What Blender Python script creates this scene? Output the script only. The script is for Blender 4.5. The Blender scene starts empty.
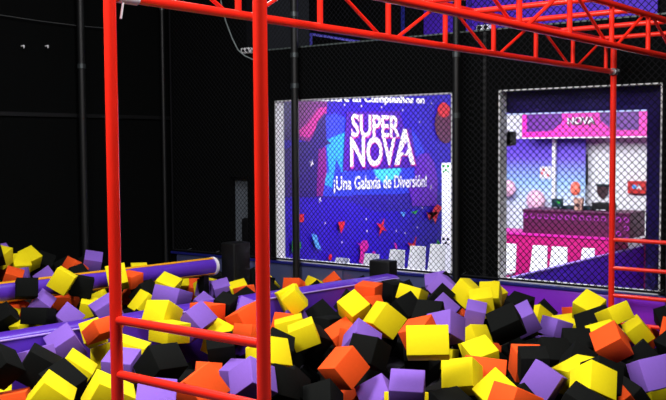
import bpy, bmesh, math, random
from mathutils import Vector, Matrix, Quaternion, Euler
C = bpy.context.scene.collection
PI = math.pi

# ------------------------------------------------------------------ materials
def lin(c):
    return tuple((v / 12.92 if v <= .04045 else ((v + .055) / 1.055) ** 2.4) for v in [x / 255 for x in c]) + (1,)

def mat(name, rgb, rough=.6, spec=.5, bump=0, bscale=60, vary=0, vscale=8, metal=0, emit=None, es=0, coat=0):
    m = bpy.data.materials.new(name); m.use_nodes = True
    nt = m.node_tree; b = nt.nodes['Principled BSDF']
    col = lin(rgb)
    b.inputs['Base Color'].default_value = col
    b.inputs['Roughness'].default_value = rough
    b.inputs['Specular IOR Level'].default_value = spec
    b.inputs['Metallic'].default_value = metal
    b.inputs['Coat Weight'].default_value = coat
    tc = nt.nodes.new('ShaderNodeTexCoord')
    if vary:
        n = nt.nodes.new('ShaderNodeTexNoise'); n.inputs['Scale'].default_value = vscale; n.inputs['Detail'].default_value = 4
        nt.links.new(tc.outputs['Object'], n.inputs['Vector'])
        r = nt.nodes.new('ShaderNodeMapRange'); r.inputs['To Min'].default_value = 1 - vary; r.inputs['To Max'].default_value = 1 + vary
        nt.links.new(n.outputs['Fac'], r.inputs['Value'])
        mx = nt.nodes.new('ShaderNodeVectorMath'); mx.operation = 'SCALE'; mx.inputs[0].default_value = col[:3]
        nt.links.new(r.outputs['Result'], mx.inputs['Scale'])
        nt.links.new(mx.outputs['Vector'], b.inputs['Base Color'])
    if bump:
        n = nt.nodes.new('ShaderNodeTexNoise'); n.inputs['Scale'].default_value = bscale; n.inputs['Detail'].default_value = 3
        nt.links.new(tc.outputs['Object'], n.inputs['Vector'])
        bp = nt.nodes.new('ShaderNodeBump'); bp.inputs['Strength'].default_value = bump; bp.inputs['Distance'].default_value = .01
        nt.links.new(n.outputs['Fac'], bp.inputs['Height']); nt.links.new(bp.outputs['Normal'], b.inputs['Normal'])
    if emit:
        b.inputs['Emission Color'].default_value = lin(emit); b.inputs['Emission Strength'].default_value = es
    return m

def grad_mat(name, stops, z0, z1):
    """printed panel whose ink fades from one colour to another with height"""
    m = bpy.data.materials.new(name); m.use_nodes = True
    nt = m.node_tree; b = nt.nodes['Principled BSDF']; b.inputs['Roughness'].default_value = .5
    tc = nt.nodes.new('ShaderNodeTexCoord'); sp = nt.nodes.new('ShaderNodeSeparateXYZ')
    nt.links.new(tc.outputs['Object'], sp.inputs[0])
    mr = nt.nodes.new('ShaderNodeMapRange'); mr.inputs['From Min'].default_value = z0; mr.inputs['From Max'].default_value = z1
    nt.links.new(sp.outputs['Z'], mr.inputs['Value'])
    cr = nt.nodes.new('ShaderNodeValToRGB')
    e = cr.color_ramp.elements
    e[0].position, e[0].color = stops[0][0], lin(stops[0][1]); e[1].position, e[1].color = stops[-1][0], lin(stops[-1][1])
    for p, c in stops[1:-1]:
        k = e.new(p); k.color = lin(c)
    nt.links.new(mr.outputs['Result'], cr.inputs['Fac']); nt.links.new(cr.outputs['Color'], b.inputs['Base Color'])
    return m

M = {
 'red': mat('glossy_red_paint', (234, 38, 22), .28, .5, .05, 30, .06, 5, coat=.3),
 'Y': mat('yellow_foam', (236, 216, 6), .85, .25, .12, 160, .04, 10),
 'P': mat('lavender_foam', (130, 92, 194), .85, .25, .12, 160, .05, 10),
 'O': mat('orange_foam', (242, 84, 22), .85, .25, .12, 160, .05, 10),
 'K': mat('black_foam', (10, 12, 11), .9, .12, .12, 160, .08, 10),
 'vinyl': mat('purple_vinyl', (86, 44, 178), .35, .5, .15, 12, .05, 4),
 'vinyl_top': mat('light_purple_vinyl', (104, 60, 196), .3, .5, .1, 12),
 'vyellow': mat('yellow_vinyl', (232, 160, 20), .4, .5, .1, 15),
 'white': mat('white_paint', (232, 232, 236), .6, .4, .03, 40),
 'whitevinyl': mat('white_vinyl', (225, 222, 232), .5),
 'blackwall': mat('black_wall', (4, 5, 5), .9, .08, .1, 30, .15, 2),
 'blackpad': mat('black_vinyl', (5, 6, 7), .55, .25, .08, 15),
 'navypad': mat('navy_vinyl', (64, 70, 108), .4, .5, .08, 10, .1, 2),
 'purplepad': mat('purple_wall_vinyl', (122, 34, 190), .35, .5, .08, 10, .1, 3),
 'bluetrim': mat('blue_trim', (36, 40, 140), .45),
 'net': mat('black_cord', (10, 10, 14), .9, .2),
 'rope': mat('white_rope', (190, 190, 205), .8, .2, .3, 90),
 'steel': mat('galvanised_steel', (170, 175, 180), .35, .5, .1, 40, metal=.8),
 'darksteel': mat('black_tube', (12, 13, 14), .5, .4),
 'navy': mat('navy_paint', (44, 18, 130), .5),
 'magenta': mat('magenta_panel', (188, 8, 112), .5),
 'pinkl': mat('light_magenta_panel', (212, 22, 160), .5),
 'violet': mat('violet_panel', (84, 4, 120), .5),
 'plum': mat('plum_panel', (82, 2, 60), .5),
 'pinkring': mat('pink_ring', (170, 50, 180), .4),
 'blue': mat('mural_blue', (36, 0, 176), .45, .4, 0, 60, .05, 1),
 'bluelow': mat('low_wall_blue', (84, 22, 236), .5, .4, 0, 60, .08, 1.5),
 'upper': mat('upper_wall_purple', (66, 22, 170), .6, .4, 0, 60, .15, 1),
 'm_dark': mat('print_dark_violet', (34, 2, 112), .45),
 'm_band': mat('print_deep_blue', (32, 0, 148), .45),
 'm_violet': mat('print_violet', (92, 10, 176), .45),
 'm_mag': mat('print_magenta', (120, 6, 128), .45),
 'm_pink': mat('print_pink', (200, 24, 150), .45),
 'm_cyan': mat('print_cyan', (40, 150, 235), .45),
 'm_cyanl': mat('print_light_cyan', (70, 205, 240), .45),
 'm_lblue': mat('print_light_blue', (40, 56, 214), .45),
 'm_plaque': mat('print_plaque', (70, 4, 158), .45),
 'm_wine': mat('print_wine', (84, 4, 62), .45),
 'm_red': mat('print_red', (214, 18, 40), .45),
 'm_green': mat('print_green', (30, 160, 50), .45),
 'm_white': mat('print_white', (240, 236, 244), .45),
 'm_sky': mat('print_sky', (80, 160, 236), .45),
 'cardboard': mat('tan_card', (176, 134, 120), .7),
 'skinorange': mat('coral_paper', (238, 110, 92), .6),
 'teal': mat('dark_teal_plastic', (14, 42, 52), .4),
 'darkbrown': mat('dark_maroon_plastic', (50, 12, 24), .5),
 'redsign': mat('red_sign', (196, 24, 26), .45),
 'pinkpaper': mat('pink_print', (240, 190, 216), .6),
 'glass': None,
 'lampglow': mat('lamp_diffuser', (255, 255, 255), .5, emit=(235, 240, 255), es=3),
 'ledglow': mat('led_strip', (200, 215, 255), .5, emit=(190, 205, 255), es=1.0),
 'concrete': mat('dark_concrete', (70, 66, 78), .7, .3, .1, 20, .12, 1),
}
g = bpy.data.materials.new('clear_glass'); g.use_nodes = True
gb = g.node_tree.nodes['Principled BSDF']
gb.inputs['Transmission Weight'].default_value = 1; gb.inputs['Roughness'].default_value = 0; gb.inputs['IOR'].default_value = 1.02
M['glass'] = g
M['curtain'] = grad_mat('printed_banner_fade', [(0, (226, 232, 244)), (.35, (150, 190, 236)), (.7, (110, 80, 214)), (1, (78, 34, 190))], 1.2, 2.4)

# ------------------------------------------------------------------ mesh helpers
def box(bm, x0, x1, y0, y1, z0, z1, bev=0, seg=2):
    r = bmesh.ops.create_cube(bm, size=1)
    for v in r['verts']:
        v.co = Vector((x0 + (v.co.x + .5) * (x1 - x0), y0 + (v.co.y + .5) * (y1 - y0), z0 + (v.co.z + .5) * (z1 - z0)))
    if bev:
        es = list({e for v in r['verts'] for e in v.link_edges})
        bmesh.ops.bevel(bm, geom=es, offset=bev, segments=seg, affect='EDGES', profile=.5)

def tube(bm, a, b, r, n=16, r2=None):
    a, b = Vector(a), Vector(b); d = b - a
    m = Matrix.Translation((a + b) / 2) @ d.to_track_quat('Z', 'Y').to_matrix().to_4x4()
    bmesh.ops.create_cone(bm, cap_ends=True, segments=n, radius1=r, radius2=r if r2 is None else r2, depth=d.length, matrix=m)

def bar(bm, a, b, t):
    tube(bm, a, b, t * .7071, 4)

def path(bm, pts, r, n=8):
    for i in range(len(pts) - 1):
        tube(bm, pts[i], pts[i + 1], r, n)
    for p in pts[1:-1]:
        bmesh.ops.create_icosphere(bm, subdivisions=1, radius=r * 1.02, matrix=Matrix.Translation(p))

def prism(bm, pts, off):
    """closed polygon pts (3-D, any plane) thickened along off"""
    off = Vector(off)
    a = [bm.verts.new(Vector(p)) for p in pts]; b = [bm.verts.new(Vector(p) + off) for p in pts]
    bm.faces.new(a); bm.faces.new(b[::-1])
    n = len(a)
    for i in range(n):
        bm.faces.new((a[i], b[i], b[(i + 1) % n], a[(i + 1) % n]))
    bmesh.ops.recalc_face_normals(bm, faces=bm.faces)

def obj(name, bm, material, parent=None, smooth=False):
    me = bpy.data.meshes.new(name); bm.to_mesh(me); bm.free()
    me.materials.append(M[material] if isinstance(material, str) else material)
    o = bpy.data.objects.new(name, me); C.objects.link(o)
    if smooth:
        me.polygons.foreach_set('use_smooth', [True] * len(me.polygons))
        try: me.set_sharp_from_angle(angle=math.radians(40))
        except Exception: pass
    if parent is not None:
        o.parent = parent
        o.location = -parent.location
    return o

def shape(name, material, fn, parent=None, smooth=False):
    bm = bmesh.new(); fn(bm)
    return obj(name, bm, material, parent, smooth)

def tag(o, label, cat, group=None):
    o['label'] = label; o['category'] = cat
    if group: o['group'] = group
    return o

def thing(name, loc, label, cat, group=None):
    o = bpy.data.objects.new(name, None); C.objects.link(o); o.location = loc
    o.empty_display_size = .1
    return tag(o, label, cat, group)

def struct(name, material, fn, parent=None):
    o = shape(name, material, fn, parent); 
    if parent is None: o['kind'] = 'structure'
    return o

def text_mesh(name, s, size, material, origin, xdir, ydir, parent, depth=.004, bold=0, sx=1, shear=0):
    cu = bpy.data.curves.new(name, 'FONT'); cu.body = s; cu.size = size; cu.extrude = depth; cu.offset = bold
    cu.align_x = 'CENTER'; cu.align_y = 'BOTTOM_BASELINE'; cu.resolution_u = 3; cu.shear = shear
    t = bpy.data.objects.new(name, cu); C.objects.link(t)
    dg = bpy.context.evaluated_depsgraph_get(); dg.update()
    me = bpy.data.meshes.new_from_object(t.evaluated_get(dg))
    bpy.data.objects.remove(t); bpy.data.curves.remove(cu)
    x = Vector(xdir); y = Vector(ydir); z = x.cross(y)
    R = Matrix((x * sx, y, z)).transposed().to_4x4(); R.translation = Vector(origin)
    me.transform(R)
    me.materials.clear(); me.materials.append(M[material])
    o = bpy.data.objects.new(name, me); C.objects.link(o)
    if parent is not None: o.parent = parent; o.location = -parent.location
    return o

XW = 9.66        # front of the wall with the two windows
YL = 10.65       # long wall on the left
YR = 2.2
# ------------------------------------------------------------------ room shell
struct('floor', 'concrete', lambda b: box(b, -3, 16, -4, 12, -.1, 0))
struct('ceiling', 'blackwall', lambda b: box(b, -3, 16, -4, 12, 6.4, 6.5))
struct('wall_left', 'blackwall', lambda b: box(b, -3, 9.66, YL, YL + .15, 0, 6.4))
struct('wall_behind', 'blackwall', lambda b: box(b, -3.15, -3, -4, 12, 0, 6.4))
struct('wall_right', 'blackwall', lambda b: box(b, -3, 16, -4.15, -4, 0, 6.4))
# wall with the windows: openings Y 5.76..8.40 and 3.29..5.155, Z .715..2.88 ; top of it at 3.56
def wb(b):
    X1 = XW + .17
    box(b, XW, X1, -4, YL + .15, 0, .70)
    box(b, XW, X1, -4, 9.07, 2.88, 3.56)
    box(b, XW, X1, 8.55, 9.07, .70, 2.88)
    box(b, XW, X1, 5.155, 5.76, .70, 2.88)
    box(b, XW, X1, -4, 3.29, .70, 2.88)
    box(b, XW + .02, X1, 9.46, YL + .15, .70, 6.4)
    box(b, XW + .02, X1, 9.07, 9.46, 1.83, 6.4)
struct('wall_back', 'blackwall', wb)
# white window reveals (frames) ; panes of glass
def frame(y0, y1):
    def f(b):
        X0, X1 = XW + .004, XW + .172
        box(b, X0, X1, y1 - .02, y1 + .004, .70, 2.885)
        box(b, X0, X1, y0 - .004, y0 + .02, .70, 2.885)
        box(b, X0, X1, y0, y1, .696, .722)
        box(b, X0, X1, y0, y1, 2.865, 2.885)
    return f
for i, (y0, y1) in enumerate(((5.76, 8.55), (3.29, 5.155))):
    w = bpy.data.objects.new('window_%d' % (i + 1), None); C.objects.link(w); w['kind'] = 'structure'; w.location = (XW, (y0 + y1) / 2, .7)
    shape('window_frame', 'white', frame(y0, y1), w)
    shape('window_pane', 'glass', lambda b: box(b, XW + .15, XW + .156, y0, y1, .72, 2.87), w)
# seams and trims
struct('trim_1', 'bluetrim', lambda b: box(b, XW - .05, XW, -4, 10.62, .665, .70, .008))
def toplip(b):
    box(b, XW - .012, XW + .18, -4, 9.07, 3.56, 3.578)
struct('trim_2', mat('pale_edge', (90, 100, 98), .5), toplip)
struct('trim_3', 'darksteel', lambda b: box(b, -3, 9.66, YL - .03, YL, 2.67, 2.72))
struct('trim_4', mat('black_seam', (3, 3, 4), .6), lambda b: box(b, XW - .02, XW, 5.3, 5.34, .72, 3.55))
# room beyond the windows
struct('wall_lobby', 'white', lambda b: box(b, 14.6, 14.75, -4, 12, 0, 3.3))
struct('wall_party', 'white', lambda b: box(b, XW + .17, 14.6, 8.60, 8.70, 0, 3.3))
def upper(b):
    box(b, 14.55, 14.6, 5.05, 8.4, 3.3, 6.4)
    box(b, 14.55, 14.6, 8.62, 9.27, 3.3, 6.4)
struct('wall_upper', 'upper', upper)
struct('wall_upper_dark', 'blackwall', lambda b: box(b, 14.62, 14.75, -4, 12, 3.3, 6.4))
struct('trim_5', 'bluetrim', lambda b: box(b, 14.5, 14.55, 9.68, 9.73, 3.3, 6.4))
struct('trim_6', 'navy', lambda b: box(b, 14.52, 14.56, 8.28, 8.34, 3.3, 6.4))

# ------------------------------------------------------------------ padding below the windows
def pads(name, mt, y0, y1, n, label, grp):
    for k in range(n):
        a = y0 + (y1 - y0) * k / n; c = y0 + (y1 - y0) * (k + 1) / n
        o = shape(name, mt, lambda b: box(b, XW - .05, XW, a + .004, c - .004, .02, .66, .02, 2), None, True)
        yield o
L = ['grey-navy wall pad under the mural window, beside the black corner', 'grey-navy wall pad under the mural window, behind the long beam end', 'grey-navy wall pad under the mural window, below its row of white chairs']
for o, l in zip(list(pads('wall_pad', 'navypad', 5.8, 10.5, 3, '', ''))[::-1], L): tag(o, l, 'wall pad', 'pads along the back wall')
for o in pads('wall_pad', 'blackpad', 5.2, 5.8, 1, '', ''): tag(o, 'black wall pad between the two windows', 'wall pad', 'pads along the back wall')
L = ['purple wall pad under the counter window, left of the ladder post', 'purple wall pad under the counter window, behind the ladder rungs', 'purple wall pad at the right edge of the photo']
for o, l in zip(list(pads('wall_pad', 'purplepad', .5, 5.2, 3, '', ''))[::-1], L): tag(o, l, 'wall pad', 'pads along the back wall')

# ------------------------------------------------------------------ red rig
RIG = thing('climbing_rig', (3.0, 3.22, 0), 'large red tubular climbing rig with ladder ends and overhead trusses in the foam pit', 'climbing rig')
X1, X3, YA, YB = 3.0, 9.444, 3.7213, 2.7326
ZC, ZU = 2.25 + .7454, 2.25 + 1.0466
PR = .031
for nm, x, y, ztop in (('post', X1, YA, ZC + .02), ('post', X1, YB, ZU + .03), ('post', X3, YA, ZU), ('post', X3, YB, ZU)):
    def f(b):
        tube(b, (x, y, .012), (x, y, ztop), PR, 24)
        bmesh.ops.create_uvsphere(b, u_segments=20, v_segments=8, radius=PR, matrix=Matrix.Translation((x, y, ztop)) @ Matrix.Diagonal((1, 1, .4, 1)))
    p = shape(nm, 'red', f, RIG, True)
    shape('base_plate', 'red', lambda b: box(b, x - .09, x + .09, y - .09, y + .09, 0, .012, .004), None).parent = None
    bp = bpy.data.objects['base_plate'] if 'base_plate' in bpy.data.objects else None
    o = [q for q in bpy.data.objects if q.name.startswith('base_plate') and q.parent is None][0]
    o.parent = p; o.location = (0, 0, 0)
for z in (-.8521, -1.1258, -1.40, -1.67, -1.94):
    shape('ladder_rung', 'red', lambda b: tube(b, (X1, YA, z + 2.25), (X1, YB, z + 2.25), .0225, 16), RIG, True)
for z in (-.9811, -1.2753, -1.5601, -1.845):
    shape('ladder_rung', 'red', lambda b: tube(b, (X3, YA, z + 2.25), (X3, YB, z + 2.25), .0215, 16), RIG, True)
VX = [3.15, 3.906, 4.642, 5.39, 6.14, 6.89, 7.66, 8.44, 9.24]
for y in (YA, YB):
    tr = bpy.data.objects.new('truss', None); C.objects.link(tr); tr.parent = RIG; tr.location = Vector((X1, y, ZC)) - RIG.location
    def sub(nm, fn):
        o = shape(nm, 'red', fn, None, True); o.parent = tr; o.location = -Vector((X1, y, ZC))
    sub('lower_chord', lambda b: tube(b, (X1, y, ZC), (X3, y, ZC), .0255, 20))
    sub('upper_chord', lambda b: tube(b, (X1 if y == YB else 3.1, y, ZU), (X3, y, ZU), .0255, 20))
    for i, x in enumerate(VX):
        sub('strut', lambda b: tube(b, (x, y, ZC), (x, y, ZU), .019, 14))
        if i:
            lo, hi = ((VX[i - 1], x) if i % 2 == 0 else (x, VX[i - 1]))
            s = .09 if hi > lo else -.09
            sub('diagonal', lambda b: tube(b, (lo + s, y, ZC), (hi - s, y, ZU), .0125, 12))
for x in (4.4, 5.15, 5.87, 6.55, 7.3, 8.15, 9.03):
    shape('crossbar', 'red', lambda b: tube(b, (x, YA, ZU), (x, YB, ZU), .0225, 16), RIG, True)
def clampf(x, y, z):
    def f(b):
        tube(b, (x, y, z - .032), (x, y, z + .032), .042, 18)
        tube(b, (x - .065, y - .02, z), (x - .03, y - .02, z), .034, 14)
        tube(b, (x + .0, y - .06, z + .01), (x + .0, y - .03, z + .01), .014, 6)
        tube(b, (x - .05, y - .055, z), (x - .05, y - .02, z), .012, 6)
    return f
shape('pipe_clamp', 'steel', clampf(X3, YA, ZC), RIG, True)['label'] = 'silver pipe clamp'
def tapef(b):
    tube(b, (X1 + .045, YA, ZC + .002), (X1 + .17, YA, ZC + .002), .034, 16)
    tube(b, (X1 + .08, YA - .01, ZC), (X1 + .05, YA - .02, ZC - .11), .006, 6)
shape('tape_wrap', 'whitevinyl', tapef, RIG, True)['label'] = 'white tape wrapped round the truss end'

# ------------------------------------------------------------------ padded beams and their end blocks
def beam2(b):
    d = Vector((8.18 - 2.0, 5.62 - 6.36, 0)).normalized(); n = Vector((-d.y, d.x, 0))
    p0 = Vector((1.2, 6.36 + .8 * .1197, 0)); Ln = (Vector((8.18, 5.62, 0)) - p0).length
    prof = [(-.105, .36), (-.105, .84), (-.098, .872), (-.085, .888), (-.04, .898), (.06, .902), (.09, .893), (.105, .87), (.105, .36)]
    rings = []
    N = 26
    for k in range(N + 1):
        c = p0 + d * (Ln * k / N)
        rings.append([b.verts.new(c + n * u + Vector((0, 0, w + .003 * math.sin(k * 1.7) * (1 if w > .8 else 0)))) for u, w in prof])
    for k in range(N):
        for j in range(len(prof)):
            j2 = (j + 1) % len(prof)
            b.faces.new((rings[k][j], rings[k + 1][j], rings[k + 1][j2], rings[k][j2]))
    b.faces.new(rings[0]); b.faces.new(rings[-1][::-1])
    bmesh.ops.recalc_face_normals(b, faces=b.faces)
t = thing('padded_beam', (4.6, 6.05, .36), 'long square purple padded beam running across the foam pit to a black block', 'balance beam', 'padded beams across the pit')
shape('vinyl_cover', 'vinyl', beam2, t, True)
def pipe2(b):
    d = Vector((8.18 - 2.0, 5.62 - 6.36, 0)).normalized(); n = Vector((-d.y, d.x, 0))
    p0 = Vector((1.2, 6.36 + .8 * .1197, 0))
    tube(b, p0 - n * .107 + Vector((0, 0, .868)), Vector((8.18, 5.62, 0)) - n * .107 + Vector((0, 0, .868)), .008, 8)
shape('piping', mat('piping_painted_highlight', (176, 150, 226), .4), pipe2, t, True)['label'] = 'piping along the top edge, its highlight painted in pale lavender'  # highlight along the piping is put into its pale colour
def ends2(b):
    for p in ((1.6, 6.41), (4.9, 6.012), (8.0, 5.641)): box(b, p[0] - .05, p[0] + .05, p[1] - .05, p[1] + .05, 0, .37)
shape('support_leg', 'blackpad', ends2, t)

t = thing('padded_beam', (5.4, 8.14, .86), 'round purple padded beam with yellow stripes and a white end ring, at the back left', 'balance beam', 'padded beams across the pit')
A, B = Vector((1.2, 8.507, .855)), Vector((7.84, 7.93, .855)); D = (B - A).normalized(); Nn = Vector((-D.y, D.x, 0))
def cyl(b):
    N = 60; rings = []
    for k in range(N + 1):
        c = A.lerp(B, k / N); r = .098 + .0025 * math.sin(k * 2.3) + .002 * math.sin(k * .9)
        rings.append([b.verts.new(c + Nn * (r * math.cos(q)) + Vector((0, 0, r * math.sin(q)))) for q in [2 * PI * j / 28 for j in range(28)]])
    for k in range(N):
        for j in range(28):
            b.faces.new((rings[k][j], rings[k + 1][j], rings[k + 1][(j + 1) % 28], rings[k][(j + 1) % 28]))
    b.faces.new(rings[0]); b.faces.new(rings[-1][::-1]); bmesh.ops.recalc_face_normals(b, faces=b.faces)
shape('vinyl_cover', 'vinyl', cyl, t, True)
def stripe(q0, q1):
    def f(b):
        N = 40; n = 5; rings = []
        for k in range(N + 1):
            c = A.lerp(B - D * .02, k / N); r = .103
            rings.append([b.verts.new(c + Nn * (r * math.cos(q)) + Vector((0, 0, r * math.sin(q)))) for q in [q0 + (q1 - q0) * j / n for j in range(n + 1)]])
            rings[-1] += [b.verts.new(c + Nn * (.09 * math.cos(q)) + Vector((0, 0, .09 * math.sin(q)))) for q in (q1, q0)]
        m = len(rings[0])
        for k in range(N):
            for j in range(m):
                b.faces.new((rings[k][j], rings[k + 1][j], rings[k + 1][(j + 1) % m], rings[k][(j + 1) % m]))
        b.faces.new(rings[0]); b.faces.new(rings[-1][::-1]); bmesh.ops.recalc_face_normals(b, faces=b.faces)
    return f
shape('stripe', 'vyellow', stripe(math.radians(60), math.radians(116)), t, True)['label'] = 'yellow stripe along the top'
shape('stripe', 'vyellow', stripe(math.radians(228), math.radians(264)), t, True)['label'] = 'yellow stripe along the underside'
def ring(b):
    tube(b, B - D * .025, B + D * .012, .108, 32)
shape('end_ring', 'whitevinyl', ring, t, True)['label'] = 'white ring round the beam end'
shape('end_cap', 'vinyl', lambda b: tube(b, B + D * .010, B + D * .02, .092, 32), t, True)
shape('support_leg', 'blackpad', lambda b: [box(b, p[0] - .04, p[0] + .04, p[1] - .04, p[1] + .04, 0, .77) for p in ((1.6, 8.47), (4.5, 8.22), (7.7, 7.94))], t)
tag(shape('end_block', 'blackpad', lambda b: box(b, 8.20, 8.36, 5.66, 5.93, 0, 1.03, .02, 3), None, True), 'black padded block at the far end of the square purple beam', 'padded block', 'black beam end blocks')
tag(shape('end_block', 'blackpad', lambda b: box(b, 7.92, 8.2, 7.66, 7.88, 0, 1.13, .02, 3), None, True), 'black padded block beside the white-ringed end of the round beam', 'padded block', 'black beam end blocks')

# ------------------------------------------------------------------ black posts, netting
def blackpost(x, y, z1, r, label, colls=()):
    t = thing('net_post', (x, y, 0), label, 'post', 'black posts holding the netting')
    shape('pole', 'darksteel', lambda b: tube(b, (x, y, 0), (x, y, z1), r, 18), t, True)
    for z in colls:
        shape('coupler', mat('worn_steel', (70, 76, 78), .4, metal=.6), lambda b: tube(b, (x, y, z - .03), (x, y, z + .03), r * 1.15, 18), t, True)
    return t
blackpost(9.50, 8.05, 6.38, .048, 'black net post standing in front of the mural window', (3.05, 3.45, 3.98))
blackpost(9.50, 5.61, 6.38, .040, 'black net post at the right edge of the mural window', (2.6, 3.3))
blackpost((7.971, 10.5, 4.23)[0], 10.5, 6.38, .05, 'black net post on the left wall, left of the first red post', (3.35,))
blackpost((9.414, 10.5, 4.11)[0], 10.5, 6.38, .032, 'thin black net post in the corner between the two front red posts', (4.28,))
blackpost(9.50, 3.13, 6.38, .05, 'black net post beyond the ladder rungs at the right edge', (2.2,))

def net_fn(y0, y1, z0, z1, x, cell, t):
    def f(b):
        w, h = y1 - y0, z1 - z0
        k = -h
        while k < w:
            a0, a1 = max(0, k), min(w, k + h)
            if a1 > a0:
                for sgn in (0, 1):
                    p = (x, y0 + a0, z0 + (a0 - k)); q = (x, y0 + a1, z0 + (a1 - k))
                    if sgn: p = (x + t, y1 - a0, p[2]); q = (x + t, y1 - a1, q[2])
                    p, q = Vector(p), Vector(q); d = (q - p).normalized() ; n = Vector((0, -d.z, d.y)) * (t / 2)
                    ox = Vector((t / 2, 0, 0))
                    c = [[b.verts.new(e + s1 * n + s2 * ox) for s1, s2 in ((-1, -1), (1, -1), (1, 1), (-1, 1))] for e in (p, q)]
                    for j in range(4):
                        b.faces.new((c[0][j], c[1][j], c[1][(j + 1) % 4], c[0][(j + 1) % 4]))
            k += cell * 1.4142
    return f
NX = 9.56
t = thing('safety_net', (NX, 6, .7), 'black diamond safety net hung in front of the back wall and both windows', 'safety net')
NB = shape('net_mesh', 'net', net_fn(-1.0, 5.45, .74, 5.6, NX, 0.054, .0065), t)
shape('net_mesh', 'net', net_fn(5.45, 10.5, .74, 5.6, NX, .05, .0045), t)
shape('border_rope', 'net', lambda b: [tube(b, (NX, -1, .74), (NX, 10.5, .74), .012, 8), tube(b, (NX, -1, 5.6), (NX, 10.5, 5.6), .012, 8), tube(b, (NX, -1, .74), (NX, -1, 5.6), .012, 8), tube(b, (NX, 10.5, .74), (NX, 10.5, 5.6), .012, 8)], t, True)
def hooks(b):
    for k in range(20):
        tube(b, (NX, -.8 + k * .58, .74), (XW, -.8 + k * .58, .76), .006, 6)
shape('hook', 'steel', hooks, t)

# cable, junction boxes, small fittings on the wall
def cab(b):
    path(b, [Vector(p) for p in ((9.55, 9.446, 4.392), (9.55, 9.411, 4.195), (9.55, 9.337, 3.994), (9.55, 9.225, 3.765), (9.55, 9.114, 3.592), (9.55, 8.983, 3.501), (9.55, 8.816, 3.436))], .009)
tag(shape('hanging_cable', mat('grey_cable', (120, 130, 130), .5), cab, None, True), 'thin grey cable sagging down towards the white junction box', 'cable')
t = thing('junction_box', (9.6, 8.953, 3.585), 'small white junction box on the back wall top, behind the second red post', 'junction box')
shape('housing', 'white', lambda b: box(b, 9.585, 9.655, 8.93, 9.1, 3.54, 3.62, .01), t)
shape('socket', 'blackpad', lambda b: [tube(b, (9.575, y, 3.58), (9.59, y, 3.58), .02, 12) for y in (8.97, 9.045)], t)
t = thing('emergency_light', (14.3, 7.905, 4.239), 'white emergency light with two dark lenses on the purple upper wall', 'emergency light')
e0, e1 = (14.5, 8.133, 4.225), (14.5, 7.89, 4.316)
shape('housing', 'white', lambda b: box(b, 14.44, 14.552, e1[1], e0[1], e0[2], e1[2], .01), t)
shape('lens', 'blackpad', lambda b: [tube(b, (14.42, y, (e0[2] + e1[2]) / 2), (14.45, y, (e0[2] + e1[2]) / 2), .035, 14) for y in (e0[1] - .06, e1[1] + .06)], t)
def rail(b):
    path(b, [Vector((9.72, 7.95, 3.58)), Vector((9.72, 7.95, 3.735)), Vector((11.2, 7.95, 3.72))], .018)
tag(shape('low_rail', mat('blue_violet_paint', (46, 40, 160), .5), rail, None, True), 'thin blue-violet rail standing on top of the back wall below the truss', 'rail')
for p in ((7.16, 10.62, 3.564), (7.521, 10.62, 3.593)):
    o = shape('wall_hook', 'white', lambda b: (tube(b, (p[0], 10.6, p[2]), (p[0], 10.65, p[2]), .012, 10), tube(b, (p[0], 10.6, p[2] + .012), (p[0], 10.6, p[2] - .03), .006, 8)), None, True)
    tag(o, ('left' if p[0] < 7.7 else 'right') + ' one of two tiny white hooks high on the black left wall', 'hook', 'hooks on the left wall')
def wcab(b):
    path(b, [Vector((6.828, 10.6, 3.921)), Vector((7.409, 10.6, 3.904)), Vector((8.038, 10.6, 3.9)), Vector((8.44, 10.6, 3.911))], .006)
tag(shape('wall_cable', mat('dark_cable', (60, 62, 62), .6), wcab, None, True), 'thin dark cable strung along the black left wall', 'cable')
# dim door panel seen through the netting in the corner
dd = struct('door_1', mat('dim_grey_door', (110, 118, 128), .6, .3, 0, 60, .2, 3), lambda b: box(b, XW + .16, XW + .22, 9.07, 9.46, 0, 1.84))
tag(shape('coat_bag', 'blackpad', lambda b: (box(b, XW + .06, XW + .15, 9.10, 9.27, .72, 1.25, .04, 3)), None, True), 'dark shape hanging in front of the dim grey corner door', 'bag')

# ------------------------------------------------------------------ mural wall (runs away from the window)
YM = 8.585
t = thing('wall_mural', (12, YM, 0), 'blue and violet space mural reading SUPER NOVA behind the left window', 'mural')
shape('backing_panel', 'blue', lambda b: box(b, XW + .18, 14.58, YM, YM + .012, 0, 3.28), t)
LAY = [0]
def poly(nm, mt, pts, lab=None):
    LAY[0] += 1; y = YM - .0012 * LAY[0]
    o = shape(nm, mt, lambda b: prism(b, [(p[0], y, p[2]) for p in pts], (0, .0012, 0)), t)
    if lab: o['label'] = lab
    return o
def ell(c, rx, rz, n=24, a0=0): return [(c[0] + rx * math.cos(2 * PI * k / n + a0), 0, c[2] + rz * math.sin(2 * PI * k / n + a0)) for k in range(n)]
poly('ground_print', 'm_band', [(9.858, 8.585, 1.558), (11.275, 8.585, 1.462), (12.05, 8.585, 1.221), (12.751, 8.585, 1.196), (14.021, 8.585, 1.261), (14.021, 8.585, 1.435), (12.752, 8.585, 1.538), (11.153, 8.585, 1.662), (9.86, 8.585, 1.71)])
poly('glow_print', 'm_lblue', [(10.736, 8.585, 2.666), (11.044, 8.585, 2.745), (11.411, 8.585, 2.649), (11.45, 8.585, 1.5), (10.722, 8.585, 1.533)])
poly('glow_print', 'm_cyan', [(10.825, 8.585, 2.347), (11.285, 8.585, 2.467), (11.379, 8.585, 1.926), (11.229, 8.585, 1.81), (11.061, 8.585, 2.081), (10.959, 8.585, 1.64), (10.771, 8.585, 1.706), (10.749, 8.585, 1.823), (10.891, 8.585, 1.878)])
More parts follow.
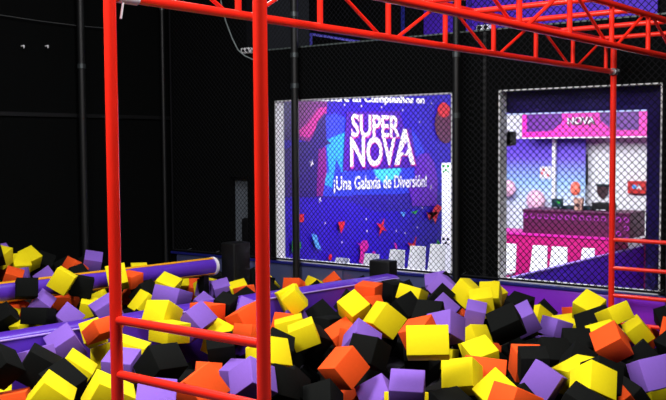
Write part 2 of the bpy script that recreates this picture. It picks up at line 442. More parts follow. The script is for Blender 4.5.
poly('glow_print', 'm_lblue', [(11.156, 8.585, 1.871), (13.353, 8.585, 1.916), (13.538, 8.585, 1.506), (12.752, 8.585, 1.473), (11.275, 8.585, 1.523)])
poly('glow_print', 'm_cyanl', [(11.948, 8.585, 1.945), (12.871, 8.585, 1.958), (12.696, 8.585, 1.767), (12.524, 8.585, 1.708), (12.299, 8.585, 1.652), (12.081, 8.585, 1.785)])
poly('glow_print', 'm_lblue', [(13.112, 8.585, 2.548), (13.477, 8.585, 2.183), (13.353, 8.585, 2.016), (13.05, 8.585, 2.186)])
poly('rock_print', 'm_mag', [(9.879, 8.585, 2.965), (10.81, 8.585, 3.044), (10.855, 8.585, 2.843), (10.618, 8.585, 2.52), (10.434, 8.585, 2.318), (10.061, 8.585, 2.374), (9.979, 8.585, 2.623)])
poly('rock_print', 'm_pink', [(10.193, 8.585, 2.473), (10.37, 8.585, 2.574), (10.645, 8.585, 2.808), (10.831, 8.585, 2.828), (10.83, 8.585, 2.74), (10.595, 8.585, 2.519), (10.435, 8.585, 2.375), (10.235, 8.585, 2.403)])
poly('rock_print', 'm_dark', [(9.867, 8.585, 2.208), (10.234, 8.585, 2.318), (10.479, 8.585, 2.332), (10.619, 8.585, 2.606), (10.807, 8.585, 2.754), (10.825, 8.585, 2.347), (10.943, 8.585, 2.303), (10.731, 8.585, 2.246), (10.635, 8.585, 1.986), (10.583, 8.585, 1.524), (9.858, 8.585, 1.558)])
poly('rock_print', 'm_mag', [(10.637, 8.585, 2.203), (10.801, 8.585, 2.26), (10.82, 8.585, 1.88), (10.722, 8.585, 1.533), (10.583, 8.585, 1.539)])
poly('rock_print', 'm_dark', [(9.879, 8.585, 3.006), (10.049, 8.585, 3.013), (10.039, 8.585, 2.346), (9.869, 8.585, 2.346)])
poly('rock_print', 'm_violet', [(13.17, 8.585, 2.019), (13.353, 8.585, 2.117), (13.603, 8.585, 2.131), (13.794, 8.585, 1.941), (13.89, 8.585, 1.664), (13.857, 8.585, 1.218), (13.106, 8.585, 1.258), (12.988, 8.585, 1.561), (13.169, 8.585, 1.721)])
poly('planet_print', 'm_wine', ell((14.154, 8.585, 2.629), .36, .335)[0:24])
poly('planet_print', 'm_red', ell((14.088, 8.585, 2.869), .2, .13))
poly('logo_backing', 'm_plaque', [(11.313, 8.585, 2.767), (12.73, 8.585, 2.818), (12.845, 8.585, 2.545), (13.052, 8.585, 2.547), (13.261, 8.585, 1.901), (11.205, 8.585, 1.885), (11.26, 8.585, 2.407)])
# lettering
XD, ZD = (1, 0, 0), (0, 0, 1)
def word(s, pa, pb, ztop, mt, bold, y, lab=None, shear=0):
    """fit a word between two baseline points, cap height up to ztop"""
    cu_h = .69
    h = ztop - min(pa[2], pb[2]); size = h / cu_h
    o = text_mesh('lettering', s, size, mt, (0, y, 0), XD, ZD, t, .002, bold, 1, shear)
    xs = [v.co.x for v in o.data.vertices]; w = max(xs) - min(xs); cx = (max(xs) + min(xs)) / 2
    sx = (pb[0] - pa[0]) / w; tilt = (pb[2] - pa[2]) / (pb[0] - pa[0])
    for v in o.data.vertices:
        x = (v.co.x - cx) * sx + (pa[0] + pb[0]) / 2
        v.co = Vector((x, v.co.y, v.co.z + pa[2] + tilt * (x - pa[0])))
    if lab: o['label'] = lab
    return o
y0 = YM - .026
word('SUPER', (11.409, 8.585, 2.393), (12.728, 8.585, 2.39), (11.412, 8.585, 2.724)[2], 'm_pink', .018, y0, 'magenta shadow of the SUPER lettering')
word('SUPER', (11.396, 8.585, 2.408), (12.699, 8.585, 2.406), (11.412, 8.585, 2.732)[2], 'm_white', .010, y0 - .006, 'white SUPER lettering')
word('NOV', (11.379, 8.585, 1.941), (12.611, 8.585, 1.939), (11.384, 8.585, 2.378)[2], 'm_pink', .022, y0, 'magenta shadow of the NOV lettering')
word('NOV', (11.367, 8.585, 1.956), (12.582, 8.585, 1.956), (11.384, 8.585, 2.385)[2], 'm_white', .014, y0 - .006, 'white NOV lettering')
word('A', (12.554, 8.585, 1.956), (13.2, 8.585, 1.952), (12.642, 8.585, 2.494)[2], 'm_pink', .03, y0 - .001, 'magenta shadow of the tall A')
word('A', (12.54, 8.585, 1.973), (13.154, 8.585, 1.97), (12.642, 8.585, 2.502)[2], 'm_white', .026, y0 - .008, 'tall white letter A')
LAY[0] = 33
poly('rocket_print', 'm_violet', [(12.727, 8.585, 2.155), (12.903, 8.585, 2.333), (12.932, 8.585, 2.235), (12.843, 8.585, 2.106), (12.785, 8.585, 2.155)], 'small violet rocket in the letter A')
word('\u00a1Una Galaxia de Diversi\u00f3n!', (10.959, 8.585, 1.611), (13.507, 8.585, 1.567), (10.961, 8.585, 1.766)[2], 'm_white', .004, y0 - .006, 'white lettering under the logo')
word('Celebrar\u00e1 tu Cumplea\u00f1os en', (10.242, 8.585, 2.902), (13.449, 8.585, 2.966), (10.244, 8.585, 3.014)[2], 'm_white', .006, y0 - .006, 'white lettering along the top of the mural')
LAY[0] = 12
def cross(c, r, mt):
    poly('confetti', mt, [(c[0] + r * math.cos(a) * k, 0, c[2] + r * math.sin(a) * k) for a, k in [(i * PI / 4 + .3, 1 if i % 2 else .3) for i in range(8)]])
def zig(pts, w, mt, lab=None):
    L = [(p[0] - w, 0, p[2] + w * .4) for p in pts]; R = [(p[0] + w, 0, p[2] - w * .4) for p in pts[::-1]]
    poly('confetti', mt, L + R, lab)
cross((10.475, 8.585, 2.018), .06, 'm_white'); cross((10.651, 8.585, 1.478), .05, 'm_white'); cross((13.665, 8.585, 1.552), .05, 'm_white')
for q in ((10.764, 8.585, 1.135), (11.169, 8.585, 0.822), (11.807, 8.585, 0.94), (12.605, 8.585, 0.88), (12.866, 8.585, 0.827), (13.226, 8.585, 0.9), (11.782, 8.585, 1.128), (13.381, 8.585, 1.21), (11.24, 8.585, 2.869), (11.667, 8.585, 2.867), (12.198, 8.585, 2.867), (12.788, 8.585, 2.835), (13.668, 8.585, 2.976), (10.974, 8.585, 2.934), (13.294, 8.585, 2.649)):
    cross(q, .028, 'm_white')
poly('confetti', 'm_red', [(10.154, 8.585, 1.304), (10.264, 8.585, 1.297), (10.263, 8.585, 1.184), (10.153, 8.585, 1.191)])
poly('confetti', 'm_green', [(9.998, 8.585, 0.949), (10.193, 8.585, 0.904), (10.191, 8.585, 0.819), (9.995, 8.585, 0.78)])
poly('confetti', 'm_red', [(11.05, 8.585, 1.131), (11.222, 8.585, 1.134), (11.196, 8.585, 1.046), (11.121, 8.585, 0.961)], 'red triangle')
zig([(10.485, 8.585, 0.995), (10.529, 8.585, 0.876), (10.596, 8.585, 0.768)], .06, 'm_sky', 'light blue streamer')
zig([(11.546, 8.585, 0.775), (11.674, 8.585, 0.702), (11.647, 8.585, 0.565), (11.62, 8.585, 0.46)], .05, 'm_pink')
poly('confetti', 'm_pink', ell((11.7, 8.585, 0.715), .12, .1, 7))
poly('confetti', 'm_red', ell((10.852, 8.585, 0.627), .04, .05, 8))
cross((12.17, 8.585, 0.976), .16, 'm_red'); cross((13.073, 8.585, 0.578), .2, 'm_red')
zig([(13.569, 8.585, 1.097), (13.664, 8.585, 0.955), (13.792, 8.585, 1.152), (13.922, 8.585, 1.214)], .09, 'm_red', 'red zigzag streamer')
zig([(12.546, 8.585, 0.69), (12.574, 8.585, 0.574)], .03, 'm_pink')
poly('confetti', 'm_green', [(12.986, 8.585, 1.166), (13.227, 8.585, 1.185), (13.136, 8.585, 1.123)])
poly('confetti', 'm_sky', [(12.693, 8.585, 1.183), (12.838, 8.585, 1.174), (12.779, 8.585, 1.096)])
poly('confetti', 'm_green', [(13.824, 8.585, 0.65), (13.987, 8.585, 0.498), (13.759, 8.585, 0.518)], 'green triangle')
poly('confetti', 'm_pink', ell((11.937, 8.585, 0.569), .05, .05, 8))
# pictures on the white wall right of the mural
ka, kb, kt = (12.6, 7.706, 1.408), (12.6, 7.481, 1.415), (12.6, 7.624, 1.985)
cbn = thing('white_cabinet', (12.9, (ka[1] + kb[1]) / 2, 0), 'tall white cabinet with two small printed stickers at the right end of the mural', 'cabinet')
shape('body', 'white', lambda b: box(b, 12.6, 13.2, kb[1] - .12, ka[1], .03, kt[2], .01), cbn)
shape('plinth', 'blackpad', lambda b: box(b, 12.64, 13.16, kb[1] - .1, ka[1] - .02, 0, .03), cbn)
for px, zz, hh, lb in ((0, (12.6, 7.624, 1.907), .13, 'green printed sticker'), (1, (12.6, 7.625, 0.772), .2, 'black printed sticker')):
    sk = shape('sticker', 'm_white', lambda b: box(b, 12.594, 12.6, zz[1] - .08, zz[1] + .08, zz[2] - hh / 2, zz[2] + hh / 2), cbn); sk['label'] = lb
    nk = shape('ink', 'm_green' if not px else 'blackpad', lambda b: [tube(b, (12.588, zz[1] + dy, zz[2] + dz), (12.595, zz[1] + dy, zz[2] + dz), q, 10) for dy, dz, q in ((-.04, .03, .024), (.04, .03, .024), (0, -.03, .022), (-.04, -.05, .014), (.04, -.05, .014))])
    nk.parent = sk; nk.location = (0, 0, 0)

# ------------------------------------------------------------------ white chairs
def chair(cx, cy, rz, top, w, label, group, lean=.06):
    t = thing('party_chair', (cx, cy, 0), label, 'chair', group); t.rotation_euler = (0, 0, rz)
    def loc(nm, mt, fn):
        o = shape(nm, mt, fn, None, True); o.parent = t; return o
    sh = top * .52; tw = w * .84
    def back(b):
        # curved back: width narrows to the top; front is -x
        n = 8; rows = []
        for k in range(n + 1):
            s = k / n; z = sh + .03 + (top - sh - .03) * s; hw = (w + (tw - w) * s) / 2; dx = .17 + lean * s
            rows.append([b.verts.new((dx + .03 * (1 - (u * u)) + th, u * hw, z)) for th in (0, .02) for u in ((-1, -.5, 0, .5, 1) if th == 0 else (1, .5, 0, -.5, -1))])
        m = len(rows[0])
        for k in range(n):
            for j in range(m):
                b.faces.new((rows[k][j], rows[k][(j + 1) % m], rows[k + 1][(j + 1) % m], rows[k + 1][j]))
        b.faces.new(rows[0][::-1]); b.faces.new(rows[-1]); bmesh.ops.recalc_face_normals(b, faces=b.faces)
    loc('backrest', 'white', back)
    loc('seat', 'white', lambda b: box(b, -.22, .2, -w / 2, w / 2, sh - .02, sh + .02, .015, 2))
    for sx in (-1, 1):
        for sy in (-1, 1):
            loc('leg', 'white', lambda b: tube(b, (sx * .2, sy * (w / 2 - .01), 0), (sx * .16, sy * (w / 2 - .05), sh - .01), .013, 10, .018))
    return t
CH = [((9.439, 7.273, 0.8), 'first white chair from the left in front of the mural'), ((10.053, 7.247, 0.8), 'second white chair from the left in front of the mural'), ((10.29, 7.002, 0.84), 'third white chair from the left in front of the mural'), ((10.547, 6.839, 0.88), 'fourth white chair from the left in front of the mural'), ((10.648, 6.582, 0.92), 'white chair nearest the white wall right of the mural')]
TOPS = [.60, .68, .78, .85, .90]
for (q, lb), x, pxx, tp in zip(CH, (10.55, 10.65, 10.75, 10.85, 10.9), (341, 370, 396, 416.5, 437), TOPS):
    pass
CHX = [((10.8, 8.303, 0.607), .60), ((10.8, 7.776, 0.7), .695), ((10.8, 7.34, 0.785), .78), ((10.8, 7.003, 0.854), .85), ((10.8, 6.676, 0.901), .895)]
for (q, tp), (_, lb) in zip(CHX, CH):
    chair(10.6, q[1], .0, tp + .03, .285, lb, 'white chairs in front of the mural')
CH2 = [((12.2, 6.316, 0.836), .20, 'leftmost white chair back in the counter window'), ((12.2, 5.864, 0.841), .26, 'middle-left white chair back below the plum counter'), ((12.2, 5.57, 0.837), .27, 'middle-right white chair back below the plum counter'), ((12.2, 5.12, 0.823), .28, 'white chair back nearest the red ladder post, in the counter window')]
for q, w, lb in CH2:
    far = 'nearest' in lb
    chair(12.45 if far else 12.0, (12.65, 5.308, 0.771)[1] + .03 if far else q[1], 0, .79 if far else .835, .22 if far else w, lb, 'white chairs in the counter window')

# ------------------------------------------------------------------ counter room
pw = thing('low_partition', (11.9, 5.12, 0), 'low blue-violet partition wall with pale capping, running away behind the counter window', 'partition')
shape('panel', 'bluelow', lambda b: [box(b, XW + .18, 12.1, 5.09, 5.13, 0, .70), box(b, 12.112, 14.2, 5.09, 5.13, 0, .70)], pw)
shape('capping', mat('lilac_edge', (140, 120, 220), .4), lambda b: box(b, XW + .18, 14.2, 5.08, 5.14, .70, .715), pw)
# navy portal just behind the pane
def portal(b):
    x0, x1 = XW + .18, XW + .30
    box(b, x0, x1, 3.2, 5.3, 2.615, 2.9)
    box(b, x0, x1, 3.0, 3.51, 0, 2.615)
struct('trim_7', 'navy', portal)
struct('trim_8', 'ledglow', lambda b: box(b, XW + .17, XW + .30, 3.51, 5.16, 2.603, 2.615))
# NOVA canopy
t = thing('sign_canopy', (14.0, 6, 2.4), 'bright magenta canopy board reading NOVA above the counter', 'sign')
a, c = (13.9, 6.99, 2.786), (13.9, 4.957, 2.338)
shape('board', 'pinkl', lambda b: box(b, 13.9, 14.3, c[1], a[1], 2.37, 3.0, .005), t)
shape('inset', 'violet', lambda b: prism(b, [(13.894, p[1], p[2]) for p in ((13.9, 6.902, 2.783), (13.9, 6.303, 2.798), (13.9, 6.302, 2.595), (13.9, 6.486, 2.472), (13.9, 6.901, 2.463))], (.01, 0, 0)), t)['label'] = 'violet inset left of the lettering'
shape('inset', 'violet', lambda b: prism(b, [(13.894, p[1], p[2]) for p in ((13.9, 5.684, 2.779), (13.9, 5.082, 2.762), (13.9, 5.078, 2.465), (13.9, 5.492, 2.472), (13.9, 5.683, 2.627))], (.01, 0, 0)), t)['label'] = 'violet inset right of the lettering'
shape('edge_strip', 'whitevinyl', lambda b: box(b, 13.88, 13.9, c[1], a[1], 2.355, 2.372), t)
nb = (13.9, 5.988, 2.573)
o = text_mesh('lettering', 'NOVA', .155, 'plum', (13.885, nb[1] - .01, nb[2] - .012), (0, -1, 0), (0, 0, 1), t, .003, .012, 1.0)
o = text_mesh('lettering', 'NOVA', .155, 'whitevinyl', (13.878, nb[1], nb[2]), (0, -1, 0), (0, 0, 1), t, .003, .001, 1.0)
# printed banners on the far wall
for k, (p, q, lb) in enumerate((((14.4, 7.555, 2.375), (14.4, 6.693, 1.153), 'wide printed banner fading from violet to white, left of the thin white post'), ((14.4, 6.657, 2.365), (14.4, 6.124, 1.174), 'narrow printed banner fading from violet to pale blue, right of the thin white post'))):
    o = shape('printed_banner', 'curtain', lambda b: box(b, 14.4, 14.42, q[1], p[1], .0, 2.36), None)
    tag(o, lb, 'banner', 'printed banners behind the counter')
tag(shape('white_post', 'white', lambda b: box(b, 14.3, 14.36, (14.3, 6.625, 2.17)[1] - .03, (14.3, 6.625, 2.17)[1] + .03, 0, 2.36, .005), None), 'thin white post between the two printed banners', 'post')
t = thing('notice_card', (14.38, 6.803, 1.809), 'square white notice with small red marks beside the thin white post', 'notice')
shape('card', 'white', lambda b: box(b, 14.385, 14.4, (14.38, 6.706, 1.81)[1], (14.38, 6.901, 1.808)[1], (14.38, 6.811, 1.702)[2], (14.38, 6.812, 1.899)[2]), t)
shape('red_mark', 'm_red', lambda b: [box(b, 14.380, 14.386, y - .02, y + .02, z - .02, z + .02) for y, z in ((t.location.y + .03, t.location.z + .03), (t.location.y - .04, t.location.z - .05), (t.location.y + .06, t.location.z - .02))], t)
for q, r, lb in (((14.36, 7.4, 1.534), .13, 'small round pink balloon by the left jamb of the counter window'), ((14.36, 6.888, 1.346), .16, 'larger pale pink balloon left of the counter devices')):
    tt = thing('pink_balloon', q, lb, 'balloon', 'pale pink balloons')
    shape('balloon', 'pinkpaper', lambda b: bmesh.ops.create_uvsphere(b, u_segments=20, v_segments=12, radius=r, matrix=Matrix.Translation((q[0] - r, q[1], q[2])) @ Matrix.Diagonal((.7, 1, 1.1, 1))), tt, True)
    shape('string', 'white', lambda b: tube(b, (q[0] - r, q[1], q[2] - r), (q[0] - r, q[1], 0.0), .004, 6), tt)
# dome camera hanging inside the top left of the window
q = (10.05, 5.26, 2.314)
t = thing('dome_camera', q, 'dark round camera or speaker mounted inside the top left of the counter window', 'camera')
shape('bracket', 'darksteel', lambda b: (box(b, 9.98, 10.1, q[1] - .02, 5.2, q[2] + .0, q[2] + .05)), t)
shape('housing', 'blackpad', lambda b: (tube(b, (10.0, q[1], q[2]), (10.16, q[1], q[2]), .075, 20), bmesh.ops.create_uvsphere(b, u_segments=16, v_segments=10, radius=.06, matrix=Matrix.Translation((10.0, q[1], q[2])))), t, True)
shape('mount_plate', 'darksteel', lambda b: box(b, 9.96, 10.12, 5.16, 5.2, q[2] - .06, q[2] + .1, .004), t)
# counter
t = thing('service_counter', (13.2, 5.9, 0), 'plum reception counter with a row of pink rings on its front and a magenta base', 'counter')
ca, cb = (13.1, 6.564, 1.28), (13.1, 4.902, 1.289)
cz0 = (13.1, 5.959, 0.914)[2]
shape('counter_top', 'plum', lambda b: box(b, 13.08, 13.72, cb[1] - .01, ca[1] + .01, ca[2] - .03, ca[2], .006), t)
shape('front_panel', 'plum', lambda b: box(b, 13.1, 13.7, cb[1], ca[1], cz0, ca[2] - .03, .004), t)
shape('base_panel', 'magenta', lambda b: (box(b, 14.25, 14.5, 3.2, 5.14, 0, .82, .004), box(b, 12.98, 13.7, 5.15, 7.15, 0, cz0 - .02, .004)), t)['label'] = 'magenta base panel'
shape('edge_strip', 'pinkl', lambda b: box(b, 12.96, 13.7, 5.15, 7.15, cz0 - .02, cz0 + .005), t)
def torus(b, c, R, r, n=16, m=6):
    v = [[b.verts.new((c[0] + r * math.sin(2 * PI * j / m), c[1] + (R + r * math.cos(2 * PI * j / m)) * math.cos(2 * PI * i / n), c[2] + (R + r * math.cos(2 * PI * j / m)) * math.sin(2 * PI * i / n))) for j in range(m)] for i in range(n)]
    for i in range(n):
        for j in range(m):
            b.faces.new((v[i][j], v[(i + 1) % n][j], v[(i + 1) % n][(j + 1) % m], v[i][(j + 1) % m]))
    bmesh.ops.recalc_face_normals(b, faces=b.faces)
npos = 15
for k in range(npos):
    y = ca[1] - .05 - k * (ca[1] - cb[1] - .1) / (npos - 1)
    shape('ring', 'pinkring', lambda b: torus(b, (13.097, y, ca[2] - .10), .032, .006), t, True)
for k, zz in ((12, .22), (13, .3), (14, .38), (12, .38), (14, .22)):
    y = ca[1] - .05 - k * (ca[1] - cb[1] - .1) / (npos - 1)
    shape('ring', 'pinkring', lambda b: torus(b, (13.097, y, ca[2] - zz), .032, .006), t, True)
CT = ca[2]
def on_counter(px):  return (13.3, 6.052, 1.287)
q = (13.35, 6.116, 1.342)
t = thing('payment_terminal', (13.35, q[1], CT), 'small dark teal screen standing on the left of the counter', 'screen')
shape('screen', 'teal', lambda b: box(b, 13.33, 13.37, q[1] - .09, q[1] + .09, CT + .03, CT + .16, .01), t)
shape('stand', 'darksteel', lambda b: (box(b, 13.33, 13.4, q[1] - .05, q[1] + .05, CT, CT + .012), tube(b, (13.36, q[1], CT), (13.36, q[1], CT + .05), .012, 10)), t)
shape('green_mark', 'm_green', lambda b: box(b, 13.326, 13.331, q[1] - .05, q[1] + .0, CT + .09, CT + .12), t)
q = (13.3, 5.759, 1.357)
t = thing('card_holder', (13.3, q[1], CT), 'tan card box standing on the counter below the coral disc', 'box')
shape('holder', 'cardboard', lambda b: prism(b, [(13.28, q[1] - .05, CT), (13.28, q[1] + .05, CT), (13.28, q[1] + .075, CT + .18), (13.28, q[1] - .075, CT + .18)], (.06, 0, 0)), t)
shape('print', 'darkbrown', lambda b: box(b, 13.274, 13.281, q[1] - .03, q[1] + .03, CT + .05, CT + .1), t)
q = (13.5, 5.895, 1.592)
t = thing('coral_fan', (13.5, q[1], CT), 'round coral disc on a thin stand above the counter', 'decoration')
shape('disc', 'skinorange', lambda b: bmesh.ops.create_uvsphere(b, u_segments=24, v_segments=14, radius=.1, matrix=Matrix.Translation((13.5, q[1], q[2])) @ Matrix.Diagonal((.45, .8, 1.05, 1))), t, True)
shape('stand', 'white', lambda b: (tube(b, (13.5, q[1], CT), (13.5, q[1], q[2] - .09), .008, 8), tube(b, (13.5, q[1], CT), (13.5, q[1], CT + .012), .05, 16)), t, True)
q0, q1 = (13.5, 6.095, 1.289), (13.5, 5.632, 1.305)
t = thing('keyboard', (13.5, (q0[1] + q1[1]) / 2, CT), 'flat dark keyboard lying behind the small screen on the counter', 'keyboard')
shape('tray', 'teal', lambda b: box(b, 13.42, 13.6, q1[1], q0[1], CT, CT + .045, .01), t)
shape('keys', 'blackpad', lambda b: [box(b, 13.44 + .035 * i, 13.465 + .035 * i, q1[1] + .02 + .04 * j, q1[1] + .05 + .04 * j, CT + .045, CT + .052) for i in range(4) for j in range(int((q0[1] - q1[1] - .04) / .04))], t)
q0, q1 = (13.4, 5.567, 1.313), (13.4, 5.268, 1.323)
t = thing('receipt_printer', (13.4, (q0[1] + q1[1]) / 2, CT), 'black receipt printer on the counter left of the red ladder post', 'printer')
shape('housing', 'blackpad', lambda b: box(b, 13.32, 13.55, q1[1], q0[1], CT, CT + .115, .015), t)
shape('paper_slot', 'whitevinyl', lambda b: box(b, 13.316, 13.33, q1[1] + .08, q0[1] - .08, CT + .01, CT + .018), t)
q = (14.58, 5.9, 1.501)
t = thing('wall_emblem', (14.58, q[1], q[2]), 'dark maroon shield-shaped holder on the white wall above the printer', 'wall holder')
shape('shield', 'darkbrown', lambda b: prism(b, [(14.54, q[1] + dy, q[2] + dz) for dy, dz in ((.09, .08), (.0, .1), (-.09, .08), (-.08, -.04), (-.02, -.11), (.02, -.11), (.08, -.04))], (.06, 0, 0)), t)
shape('lid', 'teal', lambda b: box(b, 14.52, 14.6, q[1] - .1, q[1] + .1, q[2] + .085, q[2] + .12, .01), t)
sa, sb = (14.5, 5.471, 1.68), (14.5, 5.184, 1.483)
t = thing('red_sign', (14.5, (sa[1] + sb[1]) / 2, sb[2]), 'red sign with blue dot and white letter A, right of the ladder post', 'sign')
shape('sign_board', 'redsign', lambda b: box(b, 14.5, 14.6, sb[1], sa[1], sb[2], sa[2], .006), t)
shape('dot', 'm_sky', lambda b: tube(b, (14.492, sa[1] - .11, (sa[2] + sb[2]) / 2 + .01), (14.502, sa[1] - .11, (sa[2] + sb[2]) / 2 + .01), .035, 18), t)
text_mesh('lettering', 'A', .12, 'whitevinyl', (14.49, sa[1] - .185, (sa[2] + sb[2]) / 2 - .03), (0, -1, 0), (0, 0, 1), t, .003, .004)
tag(shape('thin_strip', 'darksteel', lambda b: box(b, 14.56, 14.6, (14.5, 6.182, 2.006)[1] - .015, (14.5, 6.182, 2.006)[1] + .015, 1.6, 2.1), None), 'short black door handle bar on the white wall right of the narrow banner', 'handle')

# ------------------------------------------------------------------ lamps
def area(name, loc, rot, sx, sy, power, col=(1, 1, 1)):
    l = bpy.data.lights.new(name, 'AREA'); l.shape = 'RECTANGLE'; l.size = sx; l.size_y = sy; l.energy = power; l.color = col
    o = bpy.data.objects.new(name, l); C.objects.link(o); o.location = loc; o.rotation_euler = rot
    return o
def lamp_fixture(x, y, z, sx, sy, power, col, label, rot=(0, 0, 0)):
    t = thing('ceiling_lamp', (x, y, z), label, 'lamp', 'ceiling lamps')
    t.rotation_euler = rot
    h = shape('housing', 'blackpad', lambda b: box(b, -sx / 2, sx / 2, -sy / 2, sy / 2, .01, .1, .01)); h.parent = t
    d = shape('diffuser', 'lampglow', lambda b: box(b, -sx / 2 + .03, sx / 2 - .03, -sy / 2 + .03, sy / 2 - .03, -.002, .012)); d.parent = t
    a = area('lamp_light', (0, 0, -.02), (0, 0, 0), sx, sy, power, col); a.parent = t
lamp_fixture(1.0, 4.6, 5.9, 1.6, 1.6, 500, (1, .97, .93), 'large square lamp above the near left of the pit', (math.radians(-20), math.radians(-25), 0))
lamp_fixture(3.8, .8, 5.9, 1.4, 1.4, 300, (1, .97, .93), 'large square lamp above the near right of the pit', (math.radians(12), math.radians(-20), 0))
lamp_fixture(6.0, 6.5, 6.2, 1.4, 1.4, 190, (.98, .97, 1), 'square lamp above the back of the pit')
area('lobby_light', (10.6, 5.6, 3.1), (0, math.radians(-50), 0), 1.0, 4.0, 330, (.93, .95, 1))
area('party_light', (11.8, 6.4, 3.2), (math.radians(45), 0, 0), 2.8, .8, 95, (.93, .95, 1))
area('upper_light', (12.3, 6.5, 5.9), (0, math.radians(-70), 0), 1.5, 4, 32, (.9, .9, 1))

w = bpy.data.worlds.new('world'); bpy.context.scene.world = w; w.use_nodes = True
w.node_tree.nodes['Background'].inputs['Color'].default_value = (.6, .65, .8, 1)
w.node_tree.nodes['Background'].inputs['Strength'].default_value = .02

